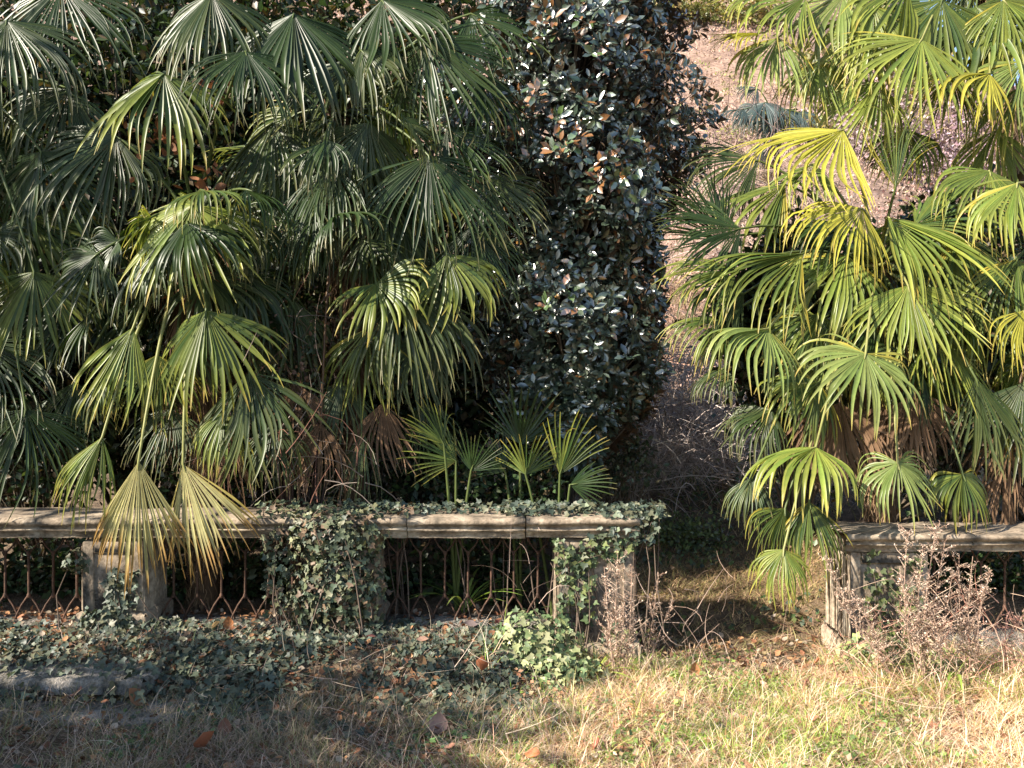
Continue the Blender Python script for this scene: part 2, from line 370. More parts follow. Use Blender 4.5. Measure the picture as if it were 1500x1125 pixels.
# ------------------------------------------------------------------ palms
PC = {'g': ((.020, .042, .012), (.06, .08, .018)), 'm': ((.038, .075, .020), (.30, .30, .045)), 'b': ((.13, .18, .045), (.30, .31, .10)),
      'y': ((.10, .15, .028), (.38, .36, .07)), 'o': ((.27, .27, .035), (.46, .36, .06)), 'p': ((.44, .41, .19), (.24, .17, .055)),
      'l': ((.030, .055, .018), (.13, .13, .04)), 'd': ((.10, .058, .032), (.22, .14, .085)), 'h': ((.05, .075, .075), (.07, .09, .08))}
def make_frond(parent, hub, u, nn, R, A, droop, typ, nseg=36, ts=.37, crown=None, stiff=1.0, wf=1.0, pet=True, seed=0, K=11):
    rg = np.random.default_rng(seed)
    if nseg == 36: nseg = int(rg.integers(36, 52)) if typ in 'gl' else int(rg.integers(31, 46))
    u = nrm(u); nn = np.asarray(nn, float); nn = nrm(nn-u*np.dot(nn, u)); s = np.cross(u, nn)
    A = math.radians(A); nseg = max(8, int(nseg*min(1, .35+A/2.2)))
    if stiff > .5:
        ro = rg.normal(0, .2); nn = nn*math.cos(ro)+s*math.sin(ro); s = np.cross(u, nn)
    a = np.linspace(-A, A, nseg)+rg.normal(0, .02, nseg)
    a = a+stiff*.06*np.sin(a*rg.uniform(5, 10)+rg.uniform(0, 6))
    da = 2*A/(nseg-1)
    L = R*(1-.22*(np.abs(a)/max(A, .01))**2)*rg.uniform(.80, 1.06, nseg)
    torn = rg.random(nseg) < .07*stiff; L = np.where(torn, L*rg.uniform(.45, .8, nseg), L)
    cup = -np.abs(np.sin(a))*rg.uniform(.1, .5)
    D = np.cos(a)[:, None]*u+np.sin(a)[:, None]*s+cup[:, None]*nn
    D = nrm(D); Nn = nrm(nn-D*(D@nn)[:, None])
    if ts == .37: ts = rg.uniform(.36, .56)
    tsp = ts*rg.uniform(.85, 1.15, nseg); dr = (droop+.12*stiff)*rg.uniform(.45, 1.6, nseg)
    broken = rg.random(nseg) < .16*stiff; bt = rg.uniform(.5, .8, nseg)
    P = np.zeros((nseg, K, 3)); S = np.zeros((nseg, K, 3)); NN = np.zeros((nseg, K, 3))
    p = np.tile(np.asarray(hub, float), (nseg, 1)); d = D.copy(); nv = Nn.copy()
    swirl = (rg.normal(0, .24, (nseg, 3))+rg.normal(0, .22, (1, 3))+.25*np.sin(np.arange(nseg)*rg.uniform(.3, .9)+rg.uniform(0, 6))[:, None]*rg.normal(0, .8, (1, 3)))*stiff; swirl[:, 2] *= .3
    for k in range(K):
        t = k/(K-1)
        sd_ = nrm(np.cross(d, nv)); nv = np.cross(sd_, d)
        P[:, k] = p; S[:, k] = sd_; NN[:, k] = nv
        g = dr*np.maximum(0, t-.26)**1.0*(7.5/(K-1))
        g = g+np.where(broken & (t > bt), 1.3*6/(K-1)*.5, 0)
        d = d+np.array([0, 0, -1.])*g[:, None]+swirl*(t > .4)*(1.2/(K-1))*2
        d = nrm(d)
        nv = nv-d*np.sum(nv*d, 1, keepdims=True)
        p = p+d*(L/(K-1))[:, None]
    t = np.linspace(0, 1, K)[None]
    r = t*L[:, None]
    wj = np.maximum(r, .02)*math.tan(da/2)*1.04
    wmx = (tsp*L*math.tan(da/2))[:, None]
    gapf = 1-.12*np.clip((t-tsp[:, None])/.08, 0, 1)
    tp = np.clip((t-tsp[:, None])/(1-tsp[:, None]), 0, 1)
    Wd = np.where(t < tsp[:, None], wj, wmx*(1.0-.30*tp)*(1-tp**2.2)**.9*gapf+.0012)*wf
    Wd = np.minimum(Wd, .034)
    fold = Wd*rg.uniform(.45, .75, nseg)[:, None]
    c0, c1 = np.array(PC[typ][0]), np.array(PC[typ][1])
    v = rg.random((nseg, 1, 1))*.35+.55*np.clip((t[..., None]-.45)/.55, 0, 1)**1.5
    C = c0*(1-v)+c1*v
    C = C*np.exp(rg.normal(0, .16, (nseg, 1, 1)))
    tipn = rg.uniform(.80, .99, nseg)[:, None, None]-(.18 if typ == 'p' else 0)
    tipc = np.array((.40, .22, .07)) if typ == 'p' else np.array((.42, .30, .08)) if typ in 'bymop' else np.array((.20, .17, .07))
    tw = np.clip((t[..., None]-tipn)/.08, 0, 1)*(.8 if typ != 'd' else .2)
    C = C*(1-tw)+tipc*tw
    edge = (np.abs(a) > A*rg.uniform(.8, 1.1))[:, None, None]*rg.uniform(0, .6, (nseg, 1, 1))*(typ in 'mypob')
    C = C*(1-edge)+np.array((.45, .33, .04))*edge
    mb = MB(); ribbon(mb, P, S, Wd, fold, NN, C)
    fr = mb.build('frond', M_DEAD if typ == 'd' else M_PALM, parent=parent)
    if crown is not None and pet:
        crown = np.asarray(crown, float); hub = np.asarray(hub, float)
        mid = crown*.45+hub*.55+np.array([0, 0, .18])*np.linalg.norm(hub-crown)+np.array([0, -.04, 0])
        q = np.linspace(0, 1, 9)[:, None]
        pp = crown*(1-q)**2+mid*2*q*(1-q)+hub*q**2
        # run on as a short rib under the blade
        pp = np.vstack([pp, hub+u*.03, hub+u*.06])
        m2 = MB(); pc = np.array((.10, .13, .04)) if typ in 'gmlh' else np.array((.28, .28, .10))
        if typ == 'd': pc = np.array((.14, .08, .04))
        tubes(m2, pp, [list(np.linspace(.017, .009, 9))+[.007, .003]], pc, 5)
        m2.build('petiole', M_PALM, parent=fr)
    return fr
def palm(base_px, d, crown_px, fr, label, trunk_r=.09, fill=0, fcol='g', fillR=.62, group=None, name='fan_palm', skirt=0, seed=1, filly=(-.5, .9), drop=.9):
    """fr rows: px,py,depth,angle,Rpx,A,tilt,c,droop,type"""
    crown = W(*crown_px, d)
    bx = (base_px-750)/FX*d; base = np.array([bx, d, float(G(bx, d))])
    root = empty(name, base, label, 'palm', group)
    # trunk
    K = 14; q = np.linspace(0, 1, K)[:, None]
    b0 = base-[0, 0, .1]; tp = b0*(1-q)+(crown-[0, 0, .05])*q+np.column_stack([np.sin(q[:, 0]*3)*.05, np.cos(q[:, 0]*2)*.03-.03, q[:, 0]*0])
    mb = MB(); rr = trunk_r*(1+.12*np.sin(np.arange(K)*2.1))*np.linspace(1.15, .9, K)
    tubes(mb, tp, [list(rr)], np.array((.085, .055, .035)), 10)
    tk = mb.build('trunk', M_BARK, parent=root, smooth=True)
    # old leaf bases and fibre on the trunk
    mb = MB(); n = int(120*np.linalg.norm(crown-base)/2)+20; rg = np.random.default_rng(seed)
    h = rg.random(n); a = rg.random(n)*2*PI; c = b0+(crown-b0)*h[:, None]
    o = np.stack([np.cos(a), np.sin(a), a*0], 1)
    p0 = c+o*trunk_r*.8; p1 = c+o*(trunk_r+.05)[..., None] if False else c+o*(trunk_r+.035)+[0, 0, .08]; p2 = p1+o*.02+[0, 0, .05]
    tubes(mb, np.stack([p0, p1, p2], 1), np.tile([.02, .012, .004], (n, 1)), pal(n, [(.10, .06, .035), (.16, .11, .07), (.06, .04, .03)]), 4)
    n = n*6; h = rg.random(n); a = rg.random(n)*2*PI; c = b0+(crown-b0)*h[:, None]; o = np.stack([np.cos(a), np.sin(a), a*0], 1)
    q0 = c+o*(trunk_r+.01); q1 = q0+o*.03+rg.normal(0, .02, (n, 3))-[0, 0, .05]; q2 = q1-[0, 0, .09]+rg.normal(0, .02, (n, 3))
    Pq = np.stack([q0, q1, q2], 1); Sq = np.repeat(nrm(np.cross(o, [0, 0, 1.]))[:, None], 3, 1)
    flat(mb, Pq, Sq, np.tile([.003, .003, .001], (n, 1)), np.repeat(pal(n, [(.15, .09, .05), (.25, .17, .10)])[:, None], 3, 1))
    mb.build('leaf_base', M_BARK, parent=tk, kind='stuff')
    for i, f in enumerate(fr):
        px, py, dd, ang, Rp, A, T, c, dr, ty = f[:10]
        kw = f[10] if len(f) > 10 else {}
        if dr >= .8: c += .35; dr *= 1.25
        elif dr >= .4: dr *= 1.0; c += .12
        hub = W(px, py, dd); an = math.radians(ang); T = math.radians(T)
        u = np.array([math.cos(an), -c, -math.sin(an)])
        nn = np.array([0, -math.cos(T), math.sin(T)])
        make_frond(root, hub, u, nn, Rp/FX*dd*1.05, A, dr*(.75 if ty == 'g' else 1), ty, crown=crown, seed=seed*1000+i, **kw)
    for i in range(fill):
        a = rg.uniform(0, 2*PI) if i % 3 else rg.uniform(PI*.1, PI*.9); e = rg.uniform(*filly)
        o = np.array([math.cos(a)*math.cos(e), math.sin(a)*math.cos(e)*.7+.1, math.sin(e)])
        hub = crown+o*rg.uniform(.3, .8)-np.array([0, 0, rg.uniform(0, drop)])
        hub[1] -= rg.uniform(0, .6)*(hub[2] > 1.2)
        u = nrm(o*[1, 1, .4]+[0, -.25, rg.uniform(-1.4, -.2)]); nn = np.array([0, -.6, .8])+rg.normal(0, .5, 3)
        make_frond(root, hub, u, nn, fillR*rg.uniform(.6, 1.15), rg.uniform(40, 110), rg.uniform(.4, 2.0), rg.choice(list(fcol)), crown=crown, seed=seed*777+i, nseg=32)
    for i in range(skirt):
        a = 2*PI*i/skirt+rg.normal(0, .2); hh = rg.uniform(.1, .95)
        c = crown+(base-crown)*hh*.5
        hub = c+np.array([math.cos(a), math.sin(a)*.7, 0])*rg.uniform(.12, .3)
        u = nrm(np.array([math.cos(a)*.35, math.sin(a)*.3, -1.])); nn = np.array([math.cos(a), math.sin(a), .2])
        make_frond(root, hub, u, nn, rg.uniform(.45, .7), rg.uniform(25, 50), .8, 'd', crown=c, seed=seed*55+i, nseg=30, ts=.35)
    return root
palm(-40, 6.7, (-60, 130), [
    (60, 222, 6.3, 88, 185, 100, 25, .2, .35, 'g'), (50, 398, 6.1, 88, 145, 82, 15, .25, .35, 'm'), (38, 600, 6.0, 92, 165, 85, 15, .25, .5, 'g'),
    (10, 30, 6.3, 80, 200, 90, 30, .2, .9, 'l'), (90, -20, 6.6, 85, 190, 80, 30, .1, .9, 'g'), (40, 320, 6.5, 60, 170, 90, 40, .1, .7, 'm'), (-30, 500, 6.2, 60, 170, 80, 40, .2, .6, 'g'),
    (100, 130, 6.6, 110, 160, 80, 35, .1, 1., 'l')],
    'tall dark green fan palm whose round fans enter from the left edge', fill=30, fcol='gglm', seed=11, drop=1.8)
palm(300, 6.5, (285, 330), [
    (240, 108, 6.0, 120, 165, 115, 50, .25, .8, 'm'), (360, 75, 6.0, 70, 150, 95, 45, .3, .9, 'g'),
    (283, 300, 5.8, 120, 165, 118, 45, .35, .75, 'y'), (302, 455, 5.7, 92, 165, 88, 22, .3, .55, 'm'),
    (195, 480, 5.8, 108, 150, 42, 10, .2, .6, 'y'), (365, 545, 5.75, 78, 175, 62, 15, .2, .4, 'l'),
    (150, 640, 5.6, 108, 135, 40, 20, .2, 1.1, 'y'), (203, 676, 5.45, 93, 182, 36, 5, .12, .15, 'p', dict(ts=.66, nseg=62, stiff=.35)),
    (268, 680, 5.6, 68, 172, 34, 18, .2, .35, 'p', dict(ts=.52, nseg=46, stiff=.5)), (330, 600, 5.8, 95, 100, 50, 30, .2, 1.0, 'y'),
    (250, 600, 6.1, 100, 110, 70, 30, .2, .9, 'l'), (400, 620, 6.1, 85, 110, 60, 20, .2, .8, 'l'), (430, 560, 6.3, 80, 130, 50, 15, .1, .5, 'd'), (110, 560, 6.2, 100, 120, 60, 20, .1, .6, 'g'), (230, 520, 6.1, 95, 130, 70, 25, .1, .5, 'm'), (340, 640, 6.2, 100, 110, 45, 10, .1, .5, 'd'),
    (170, 200, 6.4, 120, 170, 95, 40, .2, 1.0, 'l'), (400, 180, 6.5, 60, 160, 80, 40, .2, 1.0, 'l'), (110, 420, 6.4, 100, 140, 80, 30, .1, .8, 'g')],
    'fan palm with pale yellowing fans hanging over the stone rail at the left', fill=40, fcol='ggllm', skirt=14, seed=12, drop=1.2)
palm(520, 6.9, (500, 170), [
    (625, 58, 6.3, 78, 165, 112, 32, .25, .35, 'g'), (628, 228, 6.2, 78, 185, 88, 22, .3, .35, 'g'),
    (480, 242, 6.2, 96, 160, 48, 30, .3, 1.0, 'g'), (585, 425, 6.2, 88, 170, 75, 25, .3, .75, 'l'),
    (655, 372, 6.15, 58, 125, 75, 35, .3, .5, 'm'), (610, 500, 6.4, 90, 120, 80, 25, .2, 1., 'l'),
    (430, 20, 6.3, 88, 200, 100, 25, .3, .8, 'g'), (560, 0, 6.4, 65, 150, 90, 35, .2, .8, 'g'), (310, -10, 6.2, 92, 160, 90, 40, .2, .9, 'l'),
    (655, 188, 6.4, 35, 130, 75, 40, .1, .6, 'g'), (530, 630, 6.3, 92, 120, 30, 10, .1, .6, 'l'), (690, 20, 6.6, 30, 140, 80, 40, .1, .6, 'g'),
    (500, 560, 6.3, 95, 120, 60, 20, .1, .6, 'l'), (560, 590, 6.3, 88, 120, 50, 15, .1, .6, 'd'), (470, 620, 6.2, 95, 110, 45, 15, .1, .6, 'd'), (620, 590, 6.5, 85, 110, 60, 20, .1, .7, 'g'), (540, 480, 6.3, 100, 130, 60, 25, .1, .6, 'm'), (430, 440, 6.4, 95, 140, 60, 25, .1, .6, 'l'), (700, 110, 6.5, 50, 130, 80, 35, .1, .4, 'g'), (715, 260, 6.6, 50, 120, 70, 30, .1, .4, 'l'), (540, 180, 6.3, 100, 130, 80, 30, .1, .5, 'l'),
    (500, 90, 6.6, 110, 170, 80, 40, .2, 1., 'l'), (690, 330, 6.5, 70, 150, 70, 30, .1, .6, 'g'), (570, 300, 6.6, 110, 150, 70, 30, .1, .8, 'l'), (640, 440, 6.5, 75, 150, 60, 30, .1, .9, 'l')],
    'tall fan palm with blue green drooping fans, beside the dark magnolia', fill=42, fcol='ggllm', skirt=12, seed=13, drop=1.9)
palm(1290, 6.9, (1285, 390), [
    (1235, 190, 6.3, 163, 190, 75, 62, .15, .45, 'o'), (1262, 305, 6.2, 150, 140, 80, 50, .25, .9, 'o'),
    (1300, 318, 6.3, 28, 190, 62, 55, .25, .8, 'y'), (1175, 372, 6.3, 178, 195, 62, 45, .2, .45, 'm'),
    (1060, 350, 6.5, -130, 120, 60, 20, .1, .0, 'g'), (1312, 275, 6.6, -88, 130, 34, 20, .0, .1, 'm', dict(ts=.3)),
    (1330, 418, 6.1, 88, 150, 85, 35, .3, .5, 'y'), (1125, 482, 5.95, 178, 140, 118, 66, .2, 1.35, 'b'),
    (1268, 518, 5.8, 120, 130, 118, 58, .35, .8, 'b'), (1195, 655, 5.8, 170, 135, 100, 66, .15, 1.5, 'y'),
    (1315, 678, 5.75, 95, 98, 135, 60, .35, 1.2, 'b'), (1410, 695, 5.9, 80, 90, 110, 55, .2, 1.4, 'm'),
    (1150, 745, 5.8, 100, 100, 80, 40, .2, 1.2, 'm'), (1148, 805, 5.6, 105, 85, 85, 45, .2, 1.3, 'y'),
    (1085, 335, 6.4, 168, 135, 70, 32, .2, .5, 'g'), (1060, 470, 6.3, 172, 105, 80, 38, .2, .9, 'm'), (1110, 235, 6.9, 165, 125, 60, 38, .2, .5, 'l'), (1080, 395, 6.3, 178, 130, 60, 30, .2, .6, 'm'), (1060, 540, 6.5, 150, 70, 80, 40, .1, 1., 'l'), (1200, 560, 6.0, 150, 110, 90, 45, .2, 1.2, 'm'), (1450, 250, 6.5, 100, 140, 90, 45, .2, 1., 'y'),
    (1185, 735, 5.75, 85, 110, 60, 30, .2, 1.2, 'm'), (1100, 700, 5.9, 110, 80, 60, 30, .2, 1.2, 'l'), (1430, 555, 6.0, 78, 145, 36, 5, .1, .3, 'l', dict(ts=.6)), (1240, 375, 6.4, 125, 150, 80, 45, .2, 1., 'y'),
    (1090, 430, 6.4, 178, 130, 70, 38, .1, .9, 'l'), (1400, 350, 6.4, 60, 140, 70, 45, .1, .9, 'm'), (1150, 270, 6.7, 160, 150, 60, 55, .1, .5, 'm'),
    (1340, 330, 6.5, -40, 130, 55, 40, .0, .4, 'm'), (1130, 600, 6.3, 150, 100, 80, 45, .1, 1.2, 'l'), (1370, 480, 6.3, 70, 150, 60, 30, .1, .8, 'y'),
    (1190, 240, 6.8, 150, 110, 70, 50, .1, .8, 'y'), (1200, 460, 6.4, 110, 140, 80, 40, .2, 1., 'm'), (1300, 590, 6.3, 90, 120, 70, 30, .1, .9, 'd'), (1230, 590, 6.2, 95, 140, 60, 20, .1, .6, 'd'), (1340, 570, 6.2, 85, 130, 55, 20, .1, .6, 'd')],
    'sunlit yellow green fan palm with tiers of drooping fans, right of the path opening', fill=30, fcol='mlgmy', skirt=18, seed=14, drop=1.2)
palm(1560, 8.4, (1440, -40), [
    (1290, 120, 7.3, 120, 120, 80, 35, .2, .6, 'y'), (1200, 90, 7.5, 100, 110, 80, 35, .2, .8, 'y'), (1470, 0, 7.1, 60, 120, 90, 35, .1, .5, 'y'), (1380, 0, 7.2, 110, 150, 90, 35, .1, .6, 'm'), (1460, 190, 7.6, 100, 120, 70, 30, .1, .7, 'y'), (1280, 10, 7.3, 100, 140, 80, 35, .1, .6, 'y'), (1500, 90, 7.0, 110, 120, 80, 35, .1, .6, 'b'), (1330, 190, 7.8, 100, 100, 80, 30, .1, .8, 'm'),
    (1120, 48, 7.2, 175, 95, 60, 65, .1, .6, 'o'), (1140, 55, 7.3, 110, 110, 80, 40, .2, 1.1, 'b'), (1350, 58, 7.0, 130, 165, 90, 42, .3, .6, 'y'),
    (1450, 108, 7.0, 168, 125, 85, 60, .2, .8, 'o'), (1395, 115, 7.4, 95, 115, 60, 30, .2, 1., 'm'), (1180, -5, 7.4, 172, 160, 70, 55, .2, .7, 'y'),
    (1235, -5, 7.5, 100, 130, 90, 40, .2, .9, 'b'), (1330, -20, 7.4, 95, 150, 100, 40, .2, .8, 'y'), (1430, 10, 7.3, 80, 160, 100, 40, .2, .8, 'm'), (1495, 40, 7.2, 100, 150, 90, 40, .2, .8, 'y'),
    (1240, 60, 7.8, 110, 130, 80, 40, .2, 1., 'y'), (1490, 130, 7.5, 95, 130, 80, 40, .2, 1., 'y')],
    'tall bright yellow fan palm whose crown fills the upper right corner', fill=16, fcol='ymbl', seed=15, drop=.4)
palm(1600, 6.6, (1565, 330), [
    (1490, 268, 6.0, 115, 125, 70, 45, .2, .9, 'y'), (1500, 455, 6.0, 98, 120, 60, 30, .2, .8, 'o'), (1490, 380, 6.2, 100, 150, 70, 30, .1, .9, 'm'),
    (1500, 560, 6.1, 100, 150, 60, 20, .1, .7, 'l'), (1480, 620, 6.3, 95, 140, 50, 20, .1, .5, 'd'), (1470, 690, 6.3, 92, 120, 50, 20, .1, .5, 'd'), (1440, 430, 6.6, 110, 140, 60, 40, .1, .9, 'm')],
    'fan palm with yellow and brown fans cut by the right edge', fill=14, fcol='yml', skirt=10, seed=16, drop=1.3)
palm(1130, 15.5, (1130, 165), [
    (1090, 160, 15.3, 170, 45, 80, 50, .1, .9, 'h'), (1120, 150, 15.2, 120, 55, 100, 45, .2, .8, 'h'), (1150, 160, 15.3, 60, 50, 90, 45, .2, .8, 'h'), (1170, 165, 15.3, 20, 45, 80, 50, .1, .9, 'h'),
    (1130, 175, 15.2, 95, 50, 80, 20, .1, .6, 'h'), (1110, 130, 15.4, 180, 40, 90, 40, .1, .7, 'h')],
    'small distant blue grey fan palm standing in front of the pink hillside', fill=4, fcol='h', trunk_r=.13, fillR=.7, seed=17)
# seedling palms behind the rail
def seedling(px, py, d, fans, label, seed):
    b = W(px, py, d); z = float(G(b[0], b[1]))
    root = empty('young_palm', (b[0], d, z), label, 'palm', 'young fan palms growing behind the stone rail')
    for i, (hx, hy, ang, Rp, A, ty) in enumerate(fans):
        an = math.radians(ang)
        make_frond(root, W(hx, hy, d-.05*i), (math.cos(an), -.25, -math.sin(an)), (0, -.9, .35), Rp/FX*d*1.1, A, .12, ty, nseg=20, ts=.28, crown=(b[0], d, z), seed=seed*91+i, wf=1.15, stiff=.2)
seedling(668, 760, 6.35, [(668, 675, -150, 78, 62, 'm'), (690, 690, -70, 60, 60, 'g'), (650, 650, -120, 70, 40, 'm')], 'young fan palm with pale pointed leaves, leftmost of the three behind the rail', 3)
seedling(762, 760, 6.5, [(762, 650, -85, 95, 72, 'g'), (740, 690, -130, 65, 60, 'g')], 'dark green young fan palm in the middle of the three behind the rail', 4)
seedling(815, 770, 6.3, [(820, 695, -72, 92, 38, 'm'), (770, 695, -85, 60, 75, 'm'), (835, 710, -10, 60, 50, 'g')], 'young fan palm with upright stiff blades, rightmost of the three behind the rail', 5)

# ------------------------------------------------------------------ magnolia
def magnolia():
    d = 7.4; bx = .55; root = empty('magnolia_tree', (bx, d, float(G(bx, d))), 'tall magnolia with glossy dark leaves and rusty brown undersides, in the middle', 'tree')
    base = np.array([bx, d, float(G(bx, d))])
    mb = MB(); q = np.linspace(0, 1, 10)[:, None]
    tubes(mb, base-[0, 0, .1]+q*np.array([.1, .1, 6.4])+np.column_stack([np.sin(q[:, 0]*5)*.05, q[:, 0]*0, q[:, 0]*0]), [list(np.linspace(.13, .03, 10))], (.10, .085, .075), 8)
    tk = mb.build('trunk', M_BARK, parent=root, smooth=True)
    # shell of twig ends
    n = 4800; u = RNG.random(n); zz = .95+u*5.4
    th = RNG.uniform(-PI, PI*.35, n); rr = np.interp(zz, [.9, 1.2, 1.5, 2., 2.46, 2.8, 3.1, 3.6, 4.03, 4.5, 5.3, 6.6], [.15, .35, .58, .82, .84, .66, .82, 1.0, 1.08, .98, .84, .4])
    rr = rr*(1+.20*wob(th*2, zz*1.6, 1.5, 1)+.15*np.sin(zz*5.3+th*3))*(1-np.abs(RNG.normal(0, .17, n))+.12*(RNG.random(n) < .25)*RNG.random(n))
    cx = bx+.0*zz
    P = np.stack([cx+np.cos(th)*rr, d+np.sin(th)*rr*.85, zz], 1); O = nrm(np.stack([np.cos(th), np.sin(th), np.full(n, .45)], 1)+rv(n, .42))
    hk = wob(th*2.6+zz*1.1, zz*3.1-th, 1.7, 2) > -.42; P, O, zz, cx = P[hk], O[hk], zz[hk], cx[hk]; n = len(P)
    mb = MB(); st_ = np.stack([cx, np.full(n, d), zz-.5], 1)
    k = RNG.random(n) < .35
    A, B = st_[k], P[k]; m = (A+B)/2-[0, 0, .06]
    tubes(mb, np.stack([A, m, B], 1), np.tile([.016, .009, .004], (k.sum(), 1)), (.11, .09, .07), 4)
    mb.build('branch', M_BARK, parent=tk, kind='stuff')
    per = 8; Pn = np.repeat(P, per, 0); On = nrm(np.repeat(O, per, 0)); N_ = len(Pn)
    Ao = nrm(np.cross(On, [0, 0, 1.])); Bo = np.cross(On, Ao); ph = np.tile(np.arange(per)*2*PI/per*1.0, n)+np.repeat(RNG.uniform(0, 6, n), per)+RNG.normal(0, .25, N_)
    rise = np.where(np.tile(np.arange(per), n) % 2 == 0, .25, .8)[:, None]+RNG.normal(0, .2, (N_, 1))
    D = nrm(Ao*np.cos(ph)[:, None]+Bo*np.sin(ph)[:, None]+On*rise+[0, 0, -.12]); Nn = On+rv(N_, .22)
    Pn = Pn+D*.02+rv(N_, .015); sz = RNG.uniform(.055, .118, N_)
    C = pal(N_, [(.032, .052, .034), (.048, .07, .045), (.08, .10, .065), (.18, .075, .02), (.30, .16, .04)], [5, 4, 1.2, .22, .12], .25)
    score = -Pn[:, 1]+sz*2; order = np.argsort(-score); near = order[:290]; rest = order[290:]
    mb = MB(); leaves(mb, Pn[rest], D[rest], Nn[rest], sz[rest], C[rest], ELL, .62); mb.build('foliage', M_MAG, parent=root, kind='stuff')
    metas = []
    for v in range(8):
        mb = MB(); leaves(mb, [(0, 0, 0)], [(0, 1, 0)], [(RNG.normal(0, .05), 0, 1)], 1, pal(1, [(.026, .05, .02), (.04, .07, .02), (.16, .07, .02)] if v < 6 else [(.20, .09, .025)], [4, 3, .5] if v < 6 else None)[0], ELL, .64+.02*v)
        o = mb.build('leaf', M_MAG); metas.append(o)
    from mathutils import Matrix
    for j, i in enumerate(near):
        o = metas[j] if j < 8 else metas[int(RNG.integers(0, 6)) if RNG.random() > .1 else 6].copy()
        if j >= 8: COL.objects.link(o)
        o.parent = root; s_ = nrm(np.cross(D[i], Nn[i])); n_ = np.cross(s_, D[i]); z_ = sz[i]; L_ = Pn[i]-base
        o.matrix_local = Matrix(((s_[0]*z_, D[i][0]*z_, n_[0]*z_, L_[0]), (s_[1]*z_, D[i][1]*z_, n_[1]*z_, L_[1]), (s_[2]*z_, D[i][2]*z_, n_[2]*z_, L_[2]), (0, 0, 0, 1)))
magnolia()

# ------------------------------------------------------------------ shrubs and trees built as leaf clouds on branches
def shrub(name, label, cat, c, r, nleaf, size, cols, wts=None, mat=None, nbr=40, tpl=SML, shell=.5, group=None, brc=(.09, .07, .05), lean=(0, 0, 0), clump=24):
    mat = mat or M_LEAF
    c = np.array(c, float); r = np.array(r, float); gz = float(G(c[0], c[1]))
    root = empty(name, (c[0], c[1], gz), label, cat, group)
    K = max(6, nleaf//clump)
    o = nrm(rv(K)); rad = RNG.uniform(shell, 1, (K, 1))**.6; cl = c+o*rad*r
    cl[:, 2] = np.maximum(cl[:, 2], gz+.05)
    mb = MB(); b = np.array([c[0], c[1], gz-.05]); kk = min(nbr, K)
    A = b+rv(kk, .04)*[1, 1, 0]; B = cl[:kk]; m = A*.45+B*.55+rv(kk, .1)*r.max()*.6
    m[:, 2] = np.maximum(m[:, 2], gz+.1)
    t0 = .012+.012*r.max()
    tubes(mb, np.stack([A, A*.6+m*.4+[0, 0, .05], m, B], 1), np.tile([t0, t0*.7, t0*.45, t0*.15], (kk, 1)), brc, 4)
    mb.build('stem' if r.max() < 1.6 else 'trunk', M_BARK, parent=root)
    i = RNG.integers(0, K, nleaf); cs = r.mean()*.2
    P = cl[i]+rv(nleaf, cs); P[:, 2] = np.maximum(P[:, 2], G(P[:, 0], P[:, 1])+.02)
    D = nrm(o[i]*.5+rv(nleaf, .7)+[0, 0, -.1]); N_ = rv(nleaf, .6)+o[i]*.4+[0, 0, .8]
    mb = MB(); leaves(mb, P, D, N_, size*RNG.uniform(.6, 1.3, nleaf), pal(nleaf, cols, wts), tpl, 1.0)
    mb.build('foliage', mat, parent=root, kind='stuff')
    return root
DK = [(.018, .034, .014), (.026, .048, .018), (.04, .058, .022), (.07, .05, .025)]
def S(name, label, cat, px, py, d, rx, ry, rz, n, size, cols, **k):
    return shrub(name, label, cat, W(px, py, d), (rx, ry, rz), n, size, cols, **k)
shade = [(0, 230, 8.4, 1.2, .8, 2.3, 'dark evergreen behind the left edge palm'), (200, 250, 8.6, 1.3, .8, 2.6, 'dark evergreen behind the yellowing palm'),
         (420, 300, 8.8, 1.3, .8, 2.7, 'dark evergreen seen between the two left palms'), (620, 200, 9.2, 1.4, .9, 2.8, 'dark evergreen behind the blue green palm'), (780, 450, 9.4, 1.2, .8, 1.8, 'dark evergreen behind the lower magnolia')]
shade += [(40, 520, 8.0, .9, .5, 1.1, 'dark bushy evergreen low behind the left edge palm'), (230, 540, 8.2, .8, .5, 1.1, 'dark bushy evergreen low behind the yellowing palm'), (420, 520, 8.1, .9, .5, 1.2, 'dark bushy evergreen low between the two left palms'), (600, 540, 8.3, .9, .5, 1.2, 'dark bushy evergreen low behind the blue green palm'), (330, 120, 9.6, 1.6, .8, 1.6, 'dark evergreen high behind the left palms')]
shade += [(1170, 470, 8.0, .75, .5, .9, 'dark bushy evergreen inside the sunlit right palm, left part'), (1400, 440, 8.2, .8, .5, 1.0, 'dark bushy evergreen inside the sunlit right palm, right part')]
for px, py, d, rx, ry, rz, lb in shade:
    S('evergreen_tree', lb, 'tree', px, py, d, rx, ry, rz, 12000, .11, DK, nbr=40, tpl=SML, group='dark evergreens massed behind the left palms', shell=.2)
